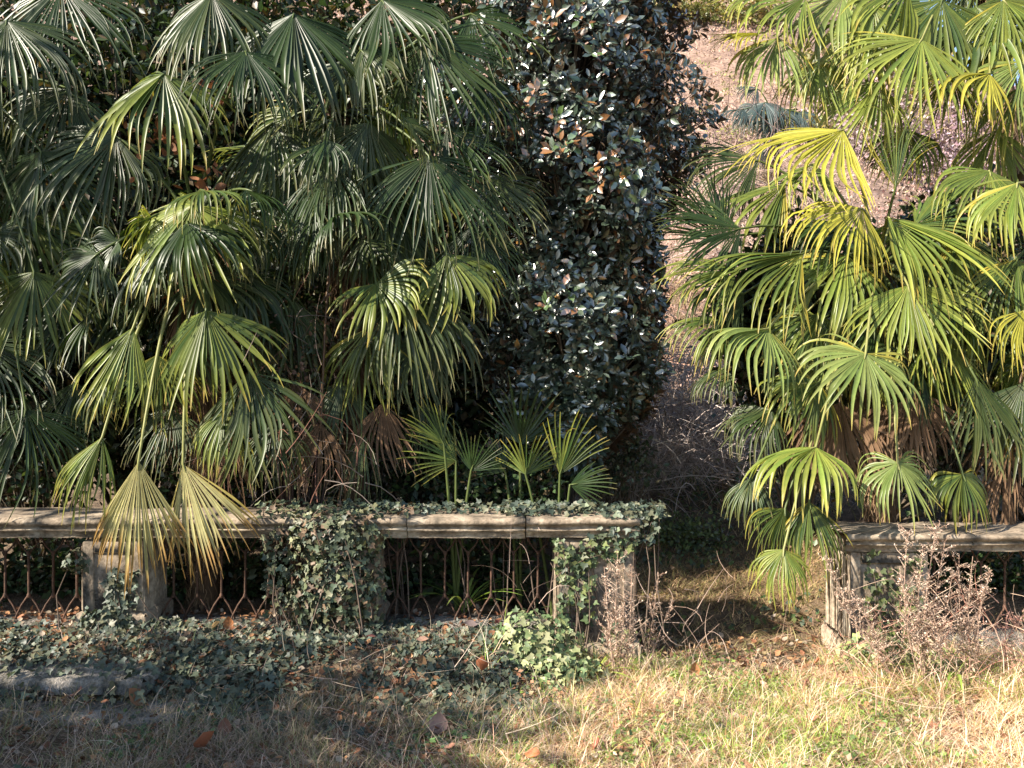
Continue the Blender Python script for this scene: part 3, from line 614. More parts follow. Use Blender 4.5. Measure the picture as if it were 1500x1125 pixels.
for px, py, d, rx, ry, rz, lb in [(60, 640, 7.6, .9, .5, .75, 'low dark shrub behind the rail at the left edge'), (330, 690, 7.3, .8, .5, .7, 'low dark shrub behind the rail beside the hanging fans'),
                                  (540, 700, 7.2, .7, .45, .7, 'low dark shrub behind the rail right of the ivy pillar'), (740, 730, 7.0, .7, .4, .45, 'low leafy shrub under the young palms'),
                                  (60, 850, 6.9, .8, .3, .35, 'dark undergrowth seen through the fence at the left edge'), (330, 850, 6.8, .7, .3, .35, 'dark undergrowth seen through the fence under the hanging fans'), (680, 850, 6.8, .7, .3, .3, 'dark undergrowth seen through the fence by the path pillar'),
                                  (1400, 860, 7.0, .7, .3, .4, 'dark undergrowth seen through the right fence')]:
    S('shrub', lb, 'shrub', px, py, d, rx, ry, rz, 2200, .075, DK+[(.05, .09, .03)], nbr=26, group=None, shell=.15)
S('shrub', 'small leaved shrub with reddish twigs between the two left palms', 'shrub', 440, 520, 6.5, .42, .3, .62, 1900, .045, [(.05, .07, .03), (.09, .08, .04), (.16, .09, .06)], nbr=34, brc=(.09, .06, .05), shell=.2)
S('shrub', 'pinkish purple shrub behind the right palm, left one', 'shrub', 1250, 215, 38, 3.6, 2.6, 2.6, 5200, .22, [(.32, .23, .24), (.24, .17, .18), (.16, .12, .10), (.38, .30, .30)], mat=M_DRY, nbr=60)
S('shrub', 'pinkish purple shrub behind the right palm, right one by the edge', 'shrub', 1440, 230, 37, 3.4, 2.6, 2.8, 5200, .22, [(.28, .19, .23), (.22, .14, .17), (.14, .10, .09), (.34, .26, .30)], mat=M_DRY, nbr=60)
S('shrub', 'reddish brown shrub between the right palm and the right edge', 'shrub', 1400, 350, 23, 2.2, 1.6, 1.7, 4200, .14, [(.22, .11, .10), (.14, .09, .07), (.10, .09, .05)], mat=M_DRY, nbr=60)
S('shrub', 'dark shrub behind the trunk of the right palm', 'shrub', 1290, 560, 8.2, 1.3, .6, 1.3, 5200, .08, DK, nbr=50, shell=.2)
S('shrub', 'dark shrub at the right edge behind the brown fans', 'shrub', 1520, 560, 8.0, .9, .6, 1.4, 3600, .08, DK, nbr=50, shell=.2)
for px, py, d, r_, lb in [(985, 55, 78, 4.0, 'round yellow green tree at the foot of the upper hillside'), (1070, 50, 80, 4.2, 'yellow green tree on the upper hillside left of the yellow palm'), (1260, 120, 56, 4., 'ochre tree behind the pink shrubs'), (1150, 235, 37, 1.6, 'ochre bush below the distant palm')]:
    S('tree', lb, 'tree', px, py, d, r_*1.1, r_, r_, 2600, .12+r_*.09, [(.20, .20, .06), (.12, .14, .04), (.26, .19, .08)], nbr=24)
S('shrub', 'low green leafy undergrowth on the shaded path behind the opening', 'shrub', 1000, 790, 8.3, .55, .35, .2, 1500, .055, [(.10, .14, .05), (.14, .17, .06), (.08, .10, .06)], nbr=30, shell=.1)
S('shrub', 'dark low bush where the magnolia meets the path opening', 'shrub', 900, 680, 7.6, .35, .3, .35, 1200, .06, [(.04, .06, .03), (.06, .08, .05), (.09, .08, .05)], nbr=30, shell=.1)
# pale twigs of a bare thicket
def thicket(label, pts, n, rad, cols, L=(.3, .7), r0=.004, name='bare_thicket', gravity=.5, cat='shrub'):
    c = W(*pts[0][:3]); root_z = float(G(c[0], c[1])); root = empty(name, (c[0], c[1], root_z), label, cat)
    mb = MB()
    for (px, py, d, sx, sy) in pts:
        p = W(px, py, d)+RNG.normal(0, 1, (n, 3))*[sx/FX*d, .25, sy/FX*d]; dr = nrm(rv(n)+[0, 0, .5]); l = RNG.uniform(*L, n)[:, None]
        K = 6; Pp = np.zeros((n, K, 3)); bend = rv(n, .8)+[0, 0, -gravity]
        for k in range(K):
            Pp[:, k] = p; dd = nrm(dr+bend*(k/(K-1))); p = p+dd*l/(K-1)
        Pp[..., 2] = np.maximum(Pp[..., 2], G(Pp[..., 0], Pp[..., 1])+.005)
        tubes(mb, Pp, np.linspace(1, .3, K)[None]*r0*RNG.uniform(.5, 1.5, (n, 1)), pal(n, cols), 3)
    mb.build('twigs', M_BARK, parent=root, kind='stuff')
thicket('tangle of bare grey twigs between the two left palms', [(440, 560, 6.2, 45, 70), (480, 700, 6.1, 50, 40), (400, 660, 6.1, 40, 40)], 34, 1, [(.22, .18, .15), (.12, .09, .07), (.14, .07, .05)])
thicket('grey purple bramble tangle behind the path opening', [(950, 600, 10.5, 60, 30), (1010, 560, 11, 60, 30), (920, 680, 9.5, 40, 30), (1040, 640, 10, 50, 30), (980, 650, 9.8, 60, 30)], 330, 1, [(.46, .38, .34), (.30, .24, .21), (.54, .46, .41)], L=(.4, 1.2), r0=.006)
thicket('pinkish dry brush on the slope above the bramble tangle', [(950, 530, 15, 40, 12), (960, 430, 19, 30, 25), (1000, 480, 17, 50, 25)], 300, 1, [(.42, .25, .18), (.34, .24, .18), (.26, .19, .12)], L=(.4, 1.3), r0=.012)
thicket('bare branching scrub on the hillside below the distant palm', [(1040, 250, 36, 40, 40), (1080, 300, 30, 40, 30), (1000, 330, 26, 30, 30), (1150, 280, 30, 50, 40)], 160, 1, [(.30, .20, .17), (.40, .29, .24), (.22, .16, .14)], L=(.8, 3.2), r0=.022, gravity=.1)
thicket('bare grey scrub in front of the distant palm trunk', [(1130, 270, 14.8, 25, 45), (1090, 330, 14, 35, 30), (1180, 330, 14, 35, 30)], 120, 1, [(.24, .19, .18), (.34, .25, .21), (.18, .14, .10)], L=(.5, 1.5), r0=.009, gravity=.2)
thicket('thin bare twigs beside the pillar at the left of the path opening', [(790, 860, 5.7, 22, 45), (980, 900, 5.6, 45, 30), (1020, 930, 5.6, 40, 20)], 17, 1, [(.36, .27, .22), (.24, .17, .13)], L=(.15, .45), r0=.0025, gravity=.2)
thicket('pale grass stalks and bramble stems lying over the shaded ivy', [(120, 1050, 4.6, 120, 20), (330, 1060, 4.5, 120, 25), (560, 1040, 4.6, 110, 30), (700, 1060, 4.5, 60, 20), (450, 960, 5.2, 160, 20)], 22, 1, [(.38, .31, .24), (.28, .21, .17)], L=(.15, .5), r0=.0018, gravity=.5)
thicket('dry reddish brambles crowding the foot of the right fence', [(1300, 950, 5.5, 50, 25), (1390, 950, 5.5, 50, 30), (1470, 940, 5.5, 40, 30), (1240, 980, 5.4, 40, 15)], 60, 1, [(.42, .24, .18), (.50, .36, .26), (.30, .14, .10)], L=(.15, .5), r0=.003, gravity=.3)
# leaf-fallen tree left of the picture that throws the dappled shade
shrub('broadleaf_tree', 'leafy evergreen tree standing in front of the wall beyond the left edge', 'tree', (-6.65, 1.1, 2.65), (2.25, 1.9, 1.72), 8500, .17, DK, nbr=60, shell=.1, tpl=ELL)
shrub('broadleaf_tree', 'tall evergreen tree standing beside the wall beyond the left edge', 'tree', (-8.0, 4.8, 5.0), (1.9, 1.7, 2.6), 1400, .18, DK, nbr=60, shell=.1, tpl=ELL, clump=120)

# dried brown leaves caught in the palm
def dried(label, pts, d, n, cols):
    c = W(pts[0][0], pts[0][1], d); root = empty('dried_leaves', c, label, 'leaves'); mb = MB()
    for (px, py, s) in pts:
        P = W(px, py, d)+rv(n, s/FX*d)*[1, .5, 1]; leaves(mb, P, rv(n)+[0, 0, -.5], rv(n)+[0, -.6, .3], RNG.uniform(.05, .12, n), pal(n, cols), CURL, 1.0)
    mb.build('foliage', M_DEAD, parent=root, kind='stuff')
dried('rusty dead leaves caught in the crown of the yellowing palm', [(230, 185, 22), (310, 265, 18), (300, 130, 15), (250, 200, 14), (300, 410, 16), (260, 420, 14)], 6.15, 16, [(.20, .09, .045), (.28, .12, .06), (.12, .06, .035)])

# ------------------------------------------------------------------ ivy
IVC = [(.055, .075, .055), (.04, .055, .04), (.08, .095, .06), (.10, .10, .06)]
def ivy_pts(mb, P, N_, size, cols=IVC, w=None):
    n = len(P); D = nrm(rv(n, .5)+[0, 0, -.45]); N_ = nrm(N_+rv(n, .42)); D = nrm(D-N_*np.sum(D*N_, 1, keepdims=True)*.8)
    leaves(mb, P, D, N_, size*RNG.uniform(.5, 1.25, n), pal(n, cols, w), IVY, RNG.uniform(.75, 1.1, n))
# ground cover
n = 19000; x = RNG.uniform(-4.6, .55, n); y = 4.55+RNG.random(n)*1.45
dens = ss(4.55, 5.1, y+wob(x, y, 2)*.25)*(1-ss(.1, .5, x))*(.3+.7*ss(-3.4, -2.2, x+wob(x, y, 3)*.8)+.5*ss(5.4, 5.6, y))*(.2+.8*ss(-.35, .25, wob(x, y, 2.4, 6)))
k = RNG.random(n) < dens; x, y = x[k], y[k]; n = len(x)
mb = MB(); P = np.stack([x, y, G(x, y)+.015+RNG.random(n)**1.5*.05*(1+.8*wob(x, y, 2.5))], 1)
ivy_pts(mb, P, np.tile([0, -.45, .8], (n, 1)), .048)
mb.build('ivy_ground_cover', M_IVY, kind='stuff', label='shaded blue green ivy carpeting the bank in front of the iron fence', cat='ivy')
def ivy(label, surf, stems=14, size=.05, cols=IVC, w=None):
    """surf: list of (n, centre, half size, kind) 'front' flat patch / 'blob' ellipsoid"""
    c0 = np.array(surf[0][1], float); gz = float(G(c0[0], c0[1])); root = empty('ivy', (c0[0], c0[1], gz), label, 'ivy'); mb = MB(); allp = []
    for (n, c, h, kd) in surf:
        c = np.array(c, float); h = np.array(h, float)
        if kd == 'blob':
            o = nrm(rv(n)); o[:, 1] = -np.abs(o[:, 1]); P = c+o*h*(RNG.uniform(.55, 1.05, (n, 1))); N_ = o+[0, -.2, .3]
        elif kd == 'front':
            P = c+RNG.uniform(-1, 1, (n, 3))*h; keep = wob(P[:, 0]*2.3, P[:, 2]*2.3, 2.2, c[0]) > -.25; P = P[keep]; N_ = np.tile([0, -1, .35], (len(P), 1))
        else:
            P = c+RNG.uniform(-1, 1, (n, 3))*h; N_ = np.tile([0, -.4, .9], (len(P), 1))
        P[:, 2] = np.maximum(P[:, 2], G(P[:, 0], P[:, 1])+.02); ivy_pts(mb, P, N_, size, cols, w); allp.append(P)
    A = np.concatenate(allp); i = RNG.choice(len(A), min(stems, len(A))); B = A[i]
    a = np.column_stack([B[:, 0]+RNG.normal(0, .1, len(B)), B[:, 1]+.0, np.full(len(B), gz-.02)]); m = (a+B)/2+rv(len(B), .03)
    m2 = MB(); tubes(m2, np.stack([a, m, B], 1), np.tile([.006, .005, .002], (len(B), 1)), (.12, .09, .07), 4)
    m2.build('stem', M_BARK, parent=root, kind='stuff'); mb.build('foliage', M_IVY, parent=root, kind='stuff')
ivy('thick ivy smothering the stone pillar and rail left of centre', [(1500, (-1.27, YF-.04, .25), (.36, .16, .45), 'blob'), (700, (-1.3, YF-.02, .66), (.42, .2, .2), 'blob'), (600, (-1.45, YF-.05, .3), (.35, .05, .4), 'front'), (250, (-1.3, YF+.1, .83), (.6, .2, .05), 'top')],
    cols=[(.055, .075, .045), (.08, .095, .05), (.13, .13, .07), (.04, .055, .035), (.12, .08, .05)], stems=40)
ivy('low ivy creeping up the first pillar under the hanging fans', [(260, (-2.95, YF-.03, .02), (.26, .05, .12), 'blob'), (160, (-2.85, YF-.02, .2), (.12, .03, .2), 'front'), (40, (-3.2, YF, .45), (.1, .05, .1), 'blob')])
ivy('ivy mound with sunlight put into its pale colour, at the foot of the pillar left of the path', [(1000, (.16, 5.62, -.16), (.34, .22, .36), 'blob'), (500, (.38, 5.45, -.25), (.3, .2, .2), 'blob')], cols=[(.22, .24, .11), (.12, .16, .07), (.30, .30, .16), (.08, .12, .05)], size=.052)  # ivy palette lightened well above the rest to carry sunlight
ivy('ivy patches climbing the front of the pillar left of the path', [(300, (.47, YF-.02, .2), (.14, .03, .42), 'front'), (170, (.6, YF-.02, .55), (.3, .05, .1), 'front'), (50, (.8, YF-.04, -.2), (.14, .05, .2), 'front')], cols=[(.07, .10, .04), (.12, .14, .05), (.04, .06, .03)])
ivy('ivy trailing along the top of the stone rail behind the young palms', [(520, (-.35, YF+.28, .80), (.95, .14, .035), 'top'), (520, (.55, YF+.22, .81), (.6, .2, .04), 'top'), (160, (.75, YF-.03, .72), (.3, .05, .1), 'front')], stems=24)
ivy('ivy and brambles with sunlight put into their pale colour, at the foot of the ribbed pillar', [(700, (2.55, 5.66, -.22), (.3, .22, .24), 'blob'), (300, (2.9, 5.6, -.25), (.3, .2, .18), 'blob')], cols=[(.22, .26, .09), (.12, .17, .05), (.30, .30, .14), (.09, .13, .05)])  # brighter ivy colours, with the sun on the pillar foot painted in
ivy('ivy trailing over the grey stone steps at the lower left', [(230, (-2.8, 5.25, -.07), (.7, .2, .02), 'top'), (180, (-2.7, 4.95, -.17), (1.0, .1, .05), 'front')])
ivy('ivy patches on the front of the ribbed pillar', [(330, (2.78, YF-.02, .15), (.22, .03, .42), 'front')], cols=[(.07, .09, .035), (.10, .12, .04), (.05, .06, .03)])
# green weeds on the shaded path behind the opening
n = 5200; x = RNG.uniform(.2, 3.4, n); y = RNG.uniform(6.4, 11, n); k = (wob(x, y, 1.8, 3) > -.3) & (~((y > 6.9) & (y < 7.5))); x, y = x[k], y[k]; n = len(x)  # weeds left out of the band that stands for the sunlit strip
mb = MB(); P = np.stack([x, y, G(x, y)+RNG.random(n)*.09], 1); leaves(mb, P, rv(n)+[0, 0, .3], rv(n, .5)+[0, -.3, 1], RNG.uniform(.03, .075, n), pal(n, [(.06, .10, .035), (.10, .13, .04), (.05, .07, .05), (.14, .09, .05)]), SML, 1.2)
mb.build('weed_ground_cover', M_LEAF, kind='stuff', label='low green weeds and litter on the shaded path behind the opening', cat='weeds')

# ------------------------------------------------------------------ grass
def grass(name, label, x, y, hgt, wd, cols, wts=None, lean=.5, K=5, mat=None, lay=.0, jit=.25):
    n = len(x); a = RNG.uniform(0, 2*PI, n); o = np.stack([np.cos(a), np.sin(a), a*0], 1)
    h = hgt*RNG.uniform(.45, 1.35, n); d = nrm(o*RNG.uniform(.1, 1, (n, 1))*lean+[0, 0, 1])
    p = np.stack([x, y, G(x, y)-.01], 1); P = np.zeros((n, K, 3)); cv = RNG.uniform(.2, 1.6, n)[:, None]+lay
    for k in range(K):
        P[:, k] = p; p = p+nrm(d)*(h/(K-1))[:, None]; d = nrm(d+(o*.6+[0, 0, -.55])*cv*(1.6/(K-1)))
    P[..., 2] = np.maximum(P[..., 2], G(P[..., 0], P[..., 1])+.004+RNG.random((n, 1))*.02)
    b = a+PI/2+RNG.normal(0, .6, n); S_ = np.repeat(np.stack([np.cos(b), np.sin(b), b*0], 1)[:, None], K, 1)
    Wd = np.linspace(1, .15, K)[None]*(wd*RNG.uniform(.6, 1.4, (n, 1)))
    cc = pal(n, cols, wts, jit)*(1+.28*wob(x, y, 3.1, 1)[:, None])*np.array([1, 1, 1])
    C = np.repeat(cc[:, None], K, 1)
    mb = MB(); flat(mb, P, S_, Wd, C)
    return mb.build(name, mat or M_GRASS, kind='stuff', label=label, cat='grass')
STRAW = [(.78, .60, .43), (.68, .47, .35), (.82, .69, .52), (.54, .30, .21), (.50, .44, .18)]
GRN = [(.24, .40, .06), (.33, .44, .08), (.17, .30, .05)]
def scatter(n, x0, x1, y0, y1, f):
    x = RNG.uniform(x0, x1, n); y = RNG.uniform(y0, y1, n); k = RNG.random(n) < f(x, y); return x[k], y[k]
gpatch = lambda x, y: np.clip(np.exp(-((x-1.3)/.5)**2-((y-4.5)/.24)**2)*1.1+.8*np.exp(-((x-1.75)/.35)**2-((y-5.3)/.2)**2)+.7*np.exp(-((x-2.3)/.3)**2-((y-5.0)/.18)**2), 0, 1)
lit = lambda x, y: ss(-.6, .1, x-(y-4.2)*.45+wob(x, y, 2)*.15)  # also divides the straw into sunny and shade-greyed colours along the shadow edge
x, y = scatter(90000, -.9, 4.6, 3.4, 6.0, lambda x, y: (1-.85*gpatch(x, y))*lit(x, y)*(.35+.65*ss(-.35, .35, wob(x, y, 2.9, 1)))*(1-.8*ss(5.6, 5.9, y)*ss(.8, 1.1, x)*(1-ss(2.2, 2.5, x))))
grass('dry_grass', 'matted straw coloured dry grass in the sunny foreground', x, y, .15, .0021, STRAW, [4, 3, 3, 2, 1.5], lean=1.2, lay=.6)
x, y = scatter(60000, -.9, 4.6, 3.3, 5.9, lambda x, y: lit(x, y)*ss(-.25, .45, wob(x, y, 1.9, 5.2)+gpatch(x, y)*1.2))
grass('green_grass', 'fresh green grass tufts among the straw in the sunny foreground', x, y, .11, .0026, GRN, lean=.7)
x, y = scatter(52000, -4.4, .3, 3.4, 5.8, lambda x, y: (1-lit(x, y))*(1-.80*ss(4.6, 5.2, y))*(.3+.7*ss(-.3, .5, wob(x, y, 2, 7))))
grass('shade_tinted_grass', 'dry grass stalks with grey shade put into their colour, in the foreground at the left', x, y, .17, .002, [(.44, .33, .27), (.34, .25, .20), (.20, .17, .11), (.10, .14, .06)], [4, 3, 2, 1], lean=1.0, lay=.4)  # straw colours darkened and greyed, so shade is part of the tint
x, y = scatter(9000, -4.2, .2, 3.6, 4.9, lambda x, y: ss(.1, .5, wob(x, y, 2.2, 9)))
n = len(x); mb = MB(); leaves(mb, np.stack([x, y, G(x, y)+.01+RNG.random(n)*.05], 1), rv(n)*[1, 1, .3], rv(n, .4)+[0, -.2, 1], RNG.uniform(.02, .05, n), pal(n, [(.06, .12, .04), (.09, .16, .05), (.05, .08, .05)]), SML, 1.3)
mb.build('clover_patches', M_LEAF, kind='stuff', label='small green leaved weeds in the shaded foreground', cat='weeds')
x, y = scatter(20000, .9, 3.4, 6.0, 8.6, lambda x, y: ss(6.75, 6.95, y)*(1-ss(7.5, 7.8, y))*.9+.38)  # dense orange band painted in for the sunlit strip across the path
grass('path_grass', 'orange dry grass on the path behind the opening, its denser band standing for a sunlit strip', x, y, .14, .003, [(.46, .32, .19), (.38, .25, .15), (.30, .28, .12)], lean=1.2, lay=.5)
x, y = scatter(30000, -1.5, 9, 8.2, 20, lambda x, y: .6+0*x)
grass('slope_grass', 'dry pinkish grass on the slope behind the opening', x, y, .30, .006, [(.46, .32, .24), (.36, .26, .20), (.26, .24, .12)], lean=1.1, lay=.3)
x, y = scatter(16000, -.2, 4.6, 5.2, 5.95, lambda x, y: ss(.1, .5, wob(x, y, 2, 3))*(1-ss(1., 1.2, x)*(1-ss(2.3, 2.5, x))))
grass('tall_grass', 'taller yellow green grass along the foot of the pillars', x, y, .27, .0028, GRN+STRAW[:3]+STRAW[:2], lean=.9)
def tufts(name, label, m, per, x0, x1, y0, y1, f, hgt, wd, cols, spread=.035):
    cx, cy = scatter(m, x0, x1, y0, y1, f); i = np.repeat(np.arange(len(cx)), per); k = RNG.random(len(i)) < .8; i = i[k]
    sc = RNG.uniform(.5, 1.3, len(cx))[i]
    grass(name, label, cx[i]+RNG.normal(0, spread, len(i))*sc, cy[i]+RNG.normal(0, spread, len(i))*sc, hgt*sc, wd, cols, lean=.9, lay=.15)
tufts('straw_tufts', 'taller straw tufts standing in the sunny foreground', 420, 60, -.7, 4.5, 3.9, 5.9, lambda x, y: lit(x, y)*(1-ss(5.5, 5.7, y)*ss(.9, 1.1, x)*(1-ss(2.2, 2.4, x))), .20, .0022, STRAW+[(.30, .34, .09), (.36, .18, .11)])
tufts('shade_tinted_tufts', 'straw tufts with grey shade put into their colour, standing in the left foreground', 190, 45, -4.2, .1, 3.9, 5.1, lambda x, y: (1-lit(x, y)), .20, .002, [(.40, .31, .22), (.30, .23, .15), (.18, .2, .09)])  # same straw tufts in a darker palette that carries the shade
tufts('pale_tufts', 'pale dry grass tufts among the weeds in front of the right fence', 150, 60, 2.3, 4.6, 5.1, 5.9, lambda x, y: .9+0*x, .30, .0024, STRAW+[(.26, .32, .08)])
x, y = scatter(16000, -.4, 4.4, 3.8, 5.95, lambda x, y: lit(x, y)*ss(-.1, .4, wob(x, y, 2.6, 11)))
n = len(x); mb = MB(); leaves(mb, np.stack([x, y, G(x, y)+.02+RNG.random(n)*.07], 1), rv(n)*[1, 1, .4], rv(n, .45)+[0, -.3, 1], RNG.uniform(.015, .045, n), pal(n, [(.16, .24, .06), (.24, .30, .08), (.30, .22, .12), (.12, .18, .06), (.36, .20, .12)]), SML, 1.2)
mb.build('sunny_weeds', M_LEAF, kind='stuff', label='small leaved weeds and bits of litter in the sunny grass', cat='weeds')
# bottom litter of small brown leaves
n = 9000; x = RNG.uniform(-4.4, 4.4, n); y = RNG.uniform(3.6, 6.3, n)
mb = MB(); leaves(mb, np.stack([x, y, G(x, y)+.015+RNG.random(n)*.03], 1), rv(n)*[1, 1, .35], rv(n, .45)+[0, -.1, 1], RNG.uniform(.02, .06, n), pal(n, [(.20, .09, .05), (.14, .07, .04), (.30, .16, .08), (.25, .2, .15)]), CURL, 1.1)
mb.build('leaf_litter', M_DEAD, kind='stuff', label='scattered small brown leaf litter over the ground', cat='leaves')

# ------------------------------------------------------------------ fallen leaves one by one
def gp(px, py):
    d = 5.0
    for _ in range(30): d = (CZ-float(G((px-750)/FX*d, d)))*FX/(py-562.5)*.5+d*.5
    return np.array([(px-750)/FX*d, d, float(G((px-750)/FX*d, d))])
FL = [(642, 1082, .19, (.42, .27, .24), 90, 'large oval pinkish grey dead leaf standing in the shaded grass at bottom centre', 1.3),
      (550, 942, .13, (.40, .13, .11), 0, 'pinkish red dead leaf on ivy below the fence, left one of the row', 1), (598, 943, .12, (.34, .18, .08), 10, 'tan dead leaf on ivy below the fence, middle of the row', 1),
      (628, 946, .12, (.42, .24, .17), -10, 'pale tan dead leaf on ivy below the fence, right one of the row', 1), (706, 994, .17, (.38, .10, .03), 30, 'bright rust red dead leaf on the ivy beside the sunlit ivy mound', 1.1),
      (618, 985, .14, (.24, .13, .05), 60, 'brown dead leaf standing in the ivy under the tan leaves', 1), (210, 1045, .20, (.32, .14, .06), 40, 'large curled orange brown dead leaf beside the stone steps', 1.2),
      (335, 928, .15, (.42, .14, .03), 80, 'orange dead leaf leaning at the foot of the iron fence', 1.1), (308, 930, .12, (.24, .15, .04), 20, 'olive brown dead leaf left of the orange one at the fence foot', 1),
      (268, 940, .11, (.30, .18, .10), 0, 'light brown dead leaf near the first pillar', 1), (498, 1057, .13, (.44, .17, .08), 10, 'orange dead leaf in the shaded grass left of bottom centre', 1), (428, 1048, .09, (.46, .26, .18), 0, 'small pale pink dead leaf in the shaded grass', 1),
      (300, 1108, .22, (.36, .10, .04), 20, 'large rust red dead leaf at the bottom edge toward the left', 1.2), (330, 1085, .16, (.22, .09, .06), 50, 'dark red curled dead leaf above the large rust red one', 1),
      (768, 1117, .15, (.50, .16, .06), 0, 'orange red dead leaf at the bottom edge where sun and shade meet', 1), (868, 1112, .14, (.38, .10, .06), 30, 'dark red dead leaf at the bottom edge in the sunny straw', 1),
      (1272, 1055, .15, (.46, .26, .12), 10, 'large tan dead leaf lying on the sunny straw at the right', 1.3), (1018, 998, .16, (.52, .22, .07), 85, 'orange dead leaf upright in the sunny grass before the path', 1),
      (1190, 985, .14, (.48, .15, .06), 20, 'rust orange dead leaf left of the ribbed pillar foot', 1), (1178, 1065, .11, (.42, .15, .09), 0, 'reddish dead leaf in the sunny grass at the right', 1),
      (100, 1032, .16, (.24, .09, .07), 20, 'dull red dead leaf below the stone steps, left one', 1), (60, 1030, .14, (.20, .09, .07), 0, 'dull red dead leaf below the stone steps near the left edge', 1),
      (700, 925, .14, (.22, .17, .17), 0, 'grey dead leaf at the fence foot beside the ivy mound', 1.2), (738, 925, .13, (.28, .06, .05), 10, 'dark crimson dead leaf at the fence foot beside the ivy mound', 1.1),
      (655, 1105, .13, (.42, .18, .12), 0, 'flat salmon dead leaf under the large oval leaf', 1), (445, 860, .12, (.26, .10, .07), 30, 'brown leaf', 1), (1420, 1000, .10, (.34, .14, .08), 0, 'small reddish dead leaf in the straw by the right edge', 1),
      (930, 735, .2, (.42, .22, .15), 10, 'salmon dead leaf on the shaded slope behind the opening', 1.2), (1000, 715, .2, (.30, .12, .12), 40, 'dull crimson dead leaf on the shaded slope behind the opening', 1.1)]
for (px, py, s_, c, stand, lb, wd) in FL:
    if lb == 'brown leaf': continue
    if py < 800:
        d_ = 11.0
        p = np.array([(px-750)/FX*d_, d_, float(G((px-750)/FX*d_, d_))])
    else: p = gp(px, py)
    st_ = math.radians(stand); a = RNG.uniform(0, 2*PI) if stand < 50 else PI/2*.0+RNG.normal(0, .3)
    if stand < 50: D = np.array([math.cos(a)*math.cos(st_), -abs(math.sin(a))*math.cos(st_)*.5, math.sin(st_)+.05]); N_ = np.array([0, -.5, 1.])
    else: D = np.array([.12*math.sin(a), .2, 1.]); N_ = np.array([.1, -1, .2])
    mb = MB(); pos = p+[0, 0, .05 if stand < 50 else .015]
    leaves(mb, [pos], [D], [N_], s_*.72, np.array(c)*.62+np.array([.06, .045, .035]), CURL, wd); mb.build('fallen_leaf', M_DEAD, base=pos, label=lb, cat='leaf', group='big fallen leaves lying on the ground')

# ------------------------------------------------------------------ dried flowering weeds
def weed(label, base_px, base_py, d, tips, cols, dens=1.0, spread=.09):
    """tips: list of (px,py) stem tops"""
    b = W(base_px, base_py, d); b[2] = float(G(b[0], b[1])); root = empty('dry_weed', b, label, 'weed', 'dried seed-head weeds in front of the wall')
    for (px, py) in tips:
        top = W(px, py, d+RNG.normal(0, .05)); q = np.linspace(0, 1, 9)[:, None]; b1 = b+np.array([RNG.normal(0, .03), RNG.normal(0, .03), -.02])
        st_ = b1*(1-q)+top*q+np.sin(q*PI)*np.array([RNG.normal(0, .04), RNG.normal(0, .03), 0])
        mb = MB(); tubes(mb, st_, [list(np.linspace(.005, .002, 9))], cols[0], 4); st_o = mb.build('stem', M_DRY, parent=root)
        L = np.linalg.norm(top-b); n = int(30*L*dens)+8
        t = RNG.uniform(.28, 1, n); P0 = b1*(1-t[:, None])+top*t[:, None]+np.sin(t*PI)[:, None]*0
        idx = np.clip((t*8).astype(int), 0, 7); fr = (t*8-idx)[:, None]; P0 = st_[idx]*(1-fr)+st_[idx+1]*fr
        a = RNG.uniform(0, 2*PI, n); ln = spread*(1.35-t)*RNG.uniform(.4, 2.3, n); D = nrm(np.stack([np.cos(a), np.sin(a), np.full(n, .75)], 1))
        P1 = P0+D*ln[:, None]*.6; P2 = P0+D*ln[:, None]+[0, 0, .0]+rv(n, .01)
        mb = MB(); tubes(mb, np.stack([P0, P1, P2], 1), np.tile([.002, .0016, .001], (n, 1)), pal(n, cols), 3)
        m = 12; i = np.repeat(np.arange(n), m); tt = RNG.random(n*m)[:, None]; Pf = P0[i]*(1-tt)+P2[i]*tt+rv(n*m, .0035)
        leaves(mb, Pf, rv(n*m)+[0, 0, .5], rv(n*m), RNG.uniform(.007, .020, n*m), pal(n*m, cols), SML, .7)
        # withered stem leaves lower down
        m = int(26*L); tt = RNG.uniform(.02, .5, m)[:, None]; leaves(mb, b1*(1-tt)+top*tt, rv(m)+[0, 0, -.9], rv(m), RNG.uniform(.02, .06, m), pal(m, [(.34, .22, .16), (.44, .32, .22), (.22, .2, .09)]), SML, .5)
        mb.build('seed_head', M_DRY, parent=st_o, kind='stuff')
PK = [(.36, .25, .19), (.46, .34, .27), (.22, .14, .10), (.52, .41, .32)]
weed('tall pinkish dried weed in front of the pillar left of the path', 900, 1010, 5.5, [(905, 812), (885, 830), (925, 830), (915, 870), (890, 900), (930, 900)], PK, 1.3, .1)
weed('short dried weed leaning right beside the path pillar', 945, 990, 5.6, [(965, 840), (950, 870), (985, 880)], PK, .7, .07)
weed('dried weed leaning left across the ribbed pillar', 1330, 1000, 5.35, [(1208, 815), (1222, 870), (1240, 860), (1262, 880)], PK, 1.3, .09)
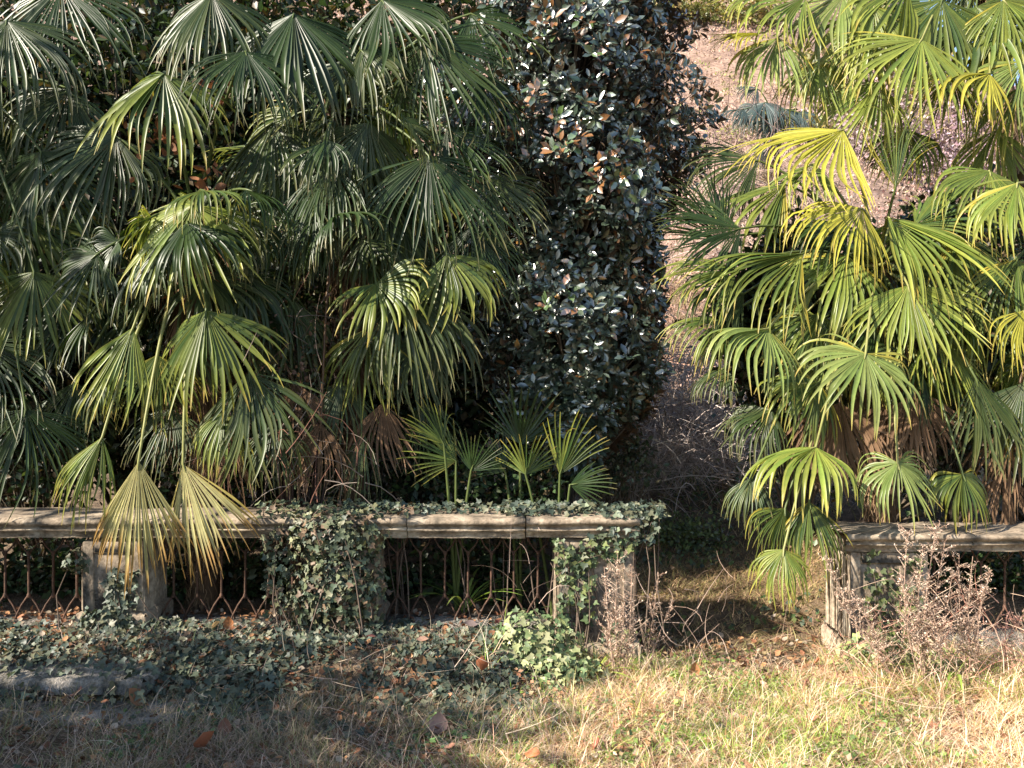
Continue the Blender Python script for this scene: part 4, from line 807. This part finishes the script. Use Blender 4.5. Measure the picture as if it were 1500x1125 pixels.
weed('tallest dried pink weed in front of the right fence', 1360, 1000, 5.3, [(1330, 780), (1352, 805), (1372, 768), (1385, 790), (1345, 850), (1320, 850), (1395, 840), (1365, 880)], PK, 1.4, .11)
weed('dried pink weed right of the tallest one, near the right edge', 1420, 995, 5.35, [(1405, 810), (1425, 815), (1452, 835), (1440, 860), (1415, 870)], PK, 1.2, .10)
weed('low reddish dried weed at the right edge', 1485, 985, 5.5, [(1475, 900), (1495, 905), (1510, 895)], [(.40, .22, .18), (.48, .30, .24), (.3, .2, .15)], 1.0, .09)
# strap leaved plants
def strap(label, px, py, d, n, L, cols, wdt=.012, up=.9, name='strap_leaf_plant', z=None, fan=PI):
    b = W(px, py, d); b[2] = float(G(b[0], b[1])) if z is None else z; root = empty(name, b, label, 'plant')
    a = RNG.uniform(-fan/2, fan/2, n)-PI/2
    for i in range(n):
        o = np.array([math.cos(a[i]), math.sin(a[i])*.6, 0]) if fan < 3 else np.array([math.sin(a[i]*2), math.cos(a[i]*2), 0]); K = 8; p = b.copy(); dd = nrm(o*.7+[0, 0, up]); P = np.zeros((1, K, 3)); l = L*RNG.uniform(.7, 1.2)
        for k in range(K): P[0, k] = p; p = p+dd*l/(K-1); dd = nrm(dd+(o*.35+[0, 0, -.3])*.55)
        s = np.tile(nrm(np.cross(o+[0, -.3, 0], [0, 0, 1.])), (1, K, 1)); wv = (wdt*np.array([.6, .9, 1, 1, .9, .7, .45, .05]))[None]
        mb = MB(); ribbon(mb, P, s, wv, wv*.35, np.tile([0, -.4, .9], (1, K, 1)), np.tile(pal(1, cols)[0], (1, K, 1))); mb.build('blade', M_PALM, parent=root)
strap('bright green strap leaved plant among the dry weeds at the right', 1400, 1000, 5.45, 9, .55, [(.22, .32, .06), (.16, .25, .05)])
strap('yellow green grassy plant between the ivy mound and the pillar', 870, 1005, 5.5, 16, .40, [(.30, .38, .07), (.22, .3, .05)], .006)
strap('arching green strap leaves pushing through the middle fence', 680, 880, 6.22, 14, .60, [(.16, .24, .05), (.24, .30, .08)], .012, up=1.3)
strap('yellow green grass tuft left of the dry weeds', 1345, 1010, 5.2, 14, .35, [(.34, .36, .09), (.26, .32, .07)], .005)
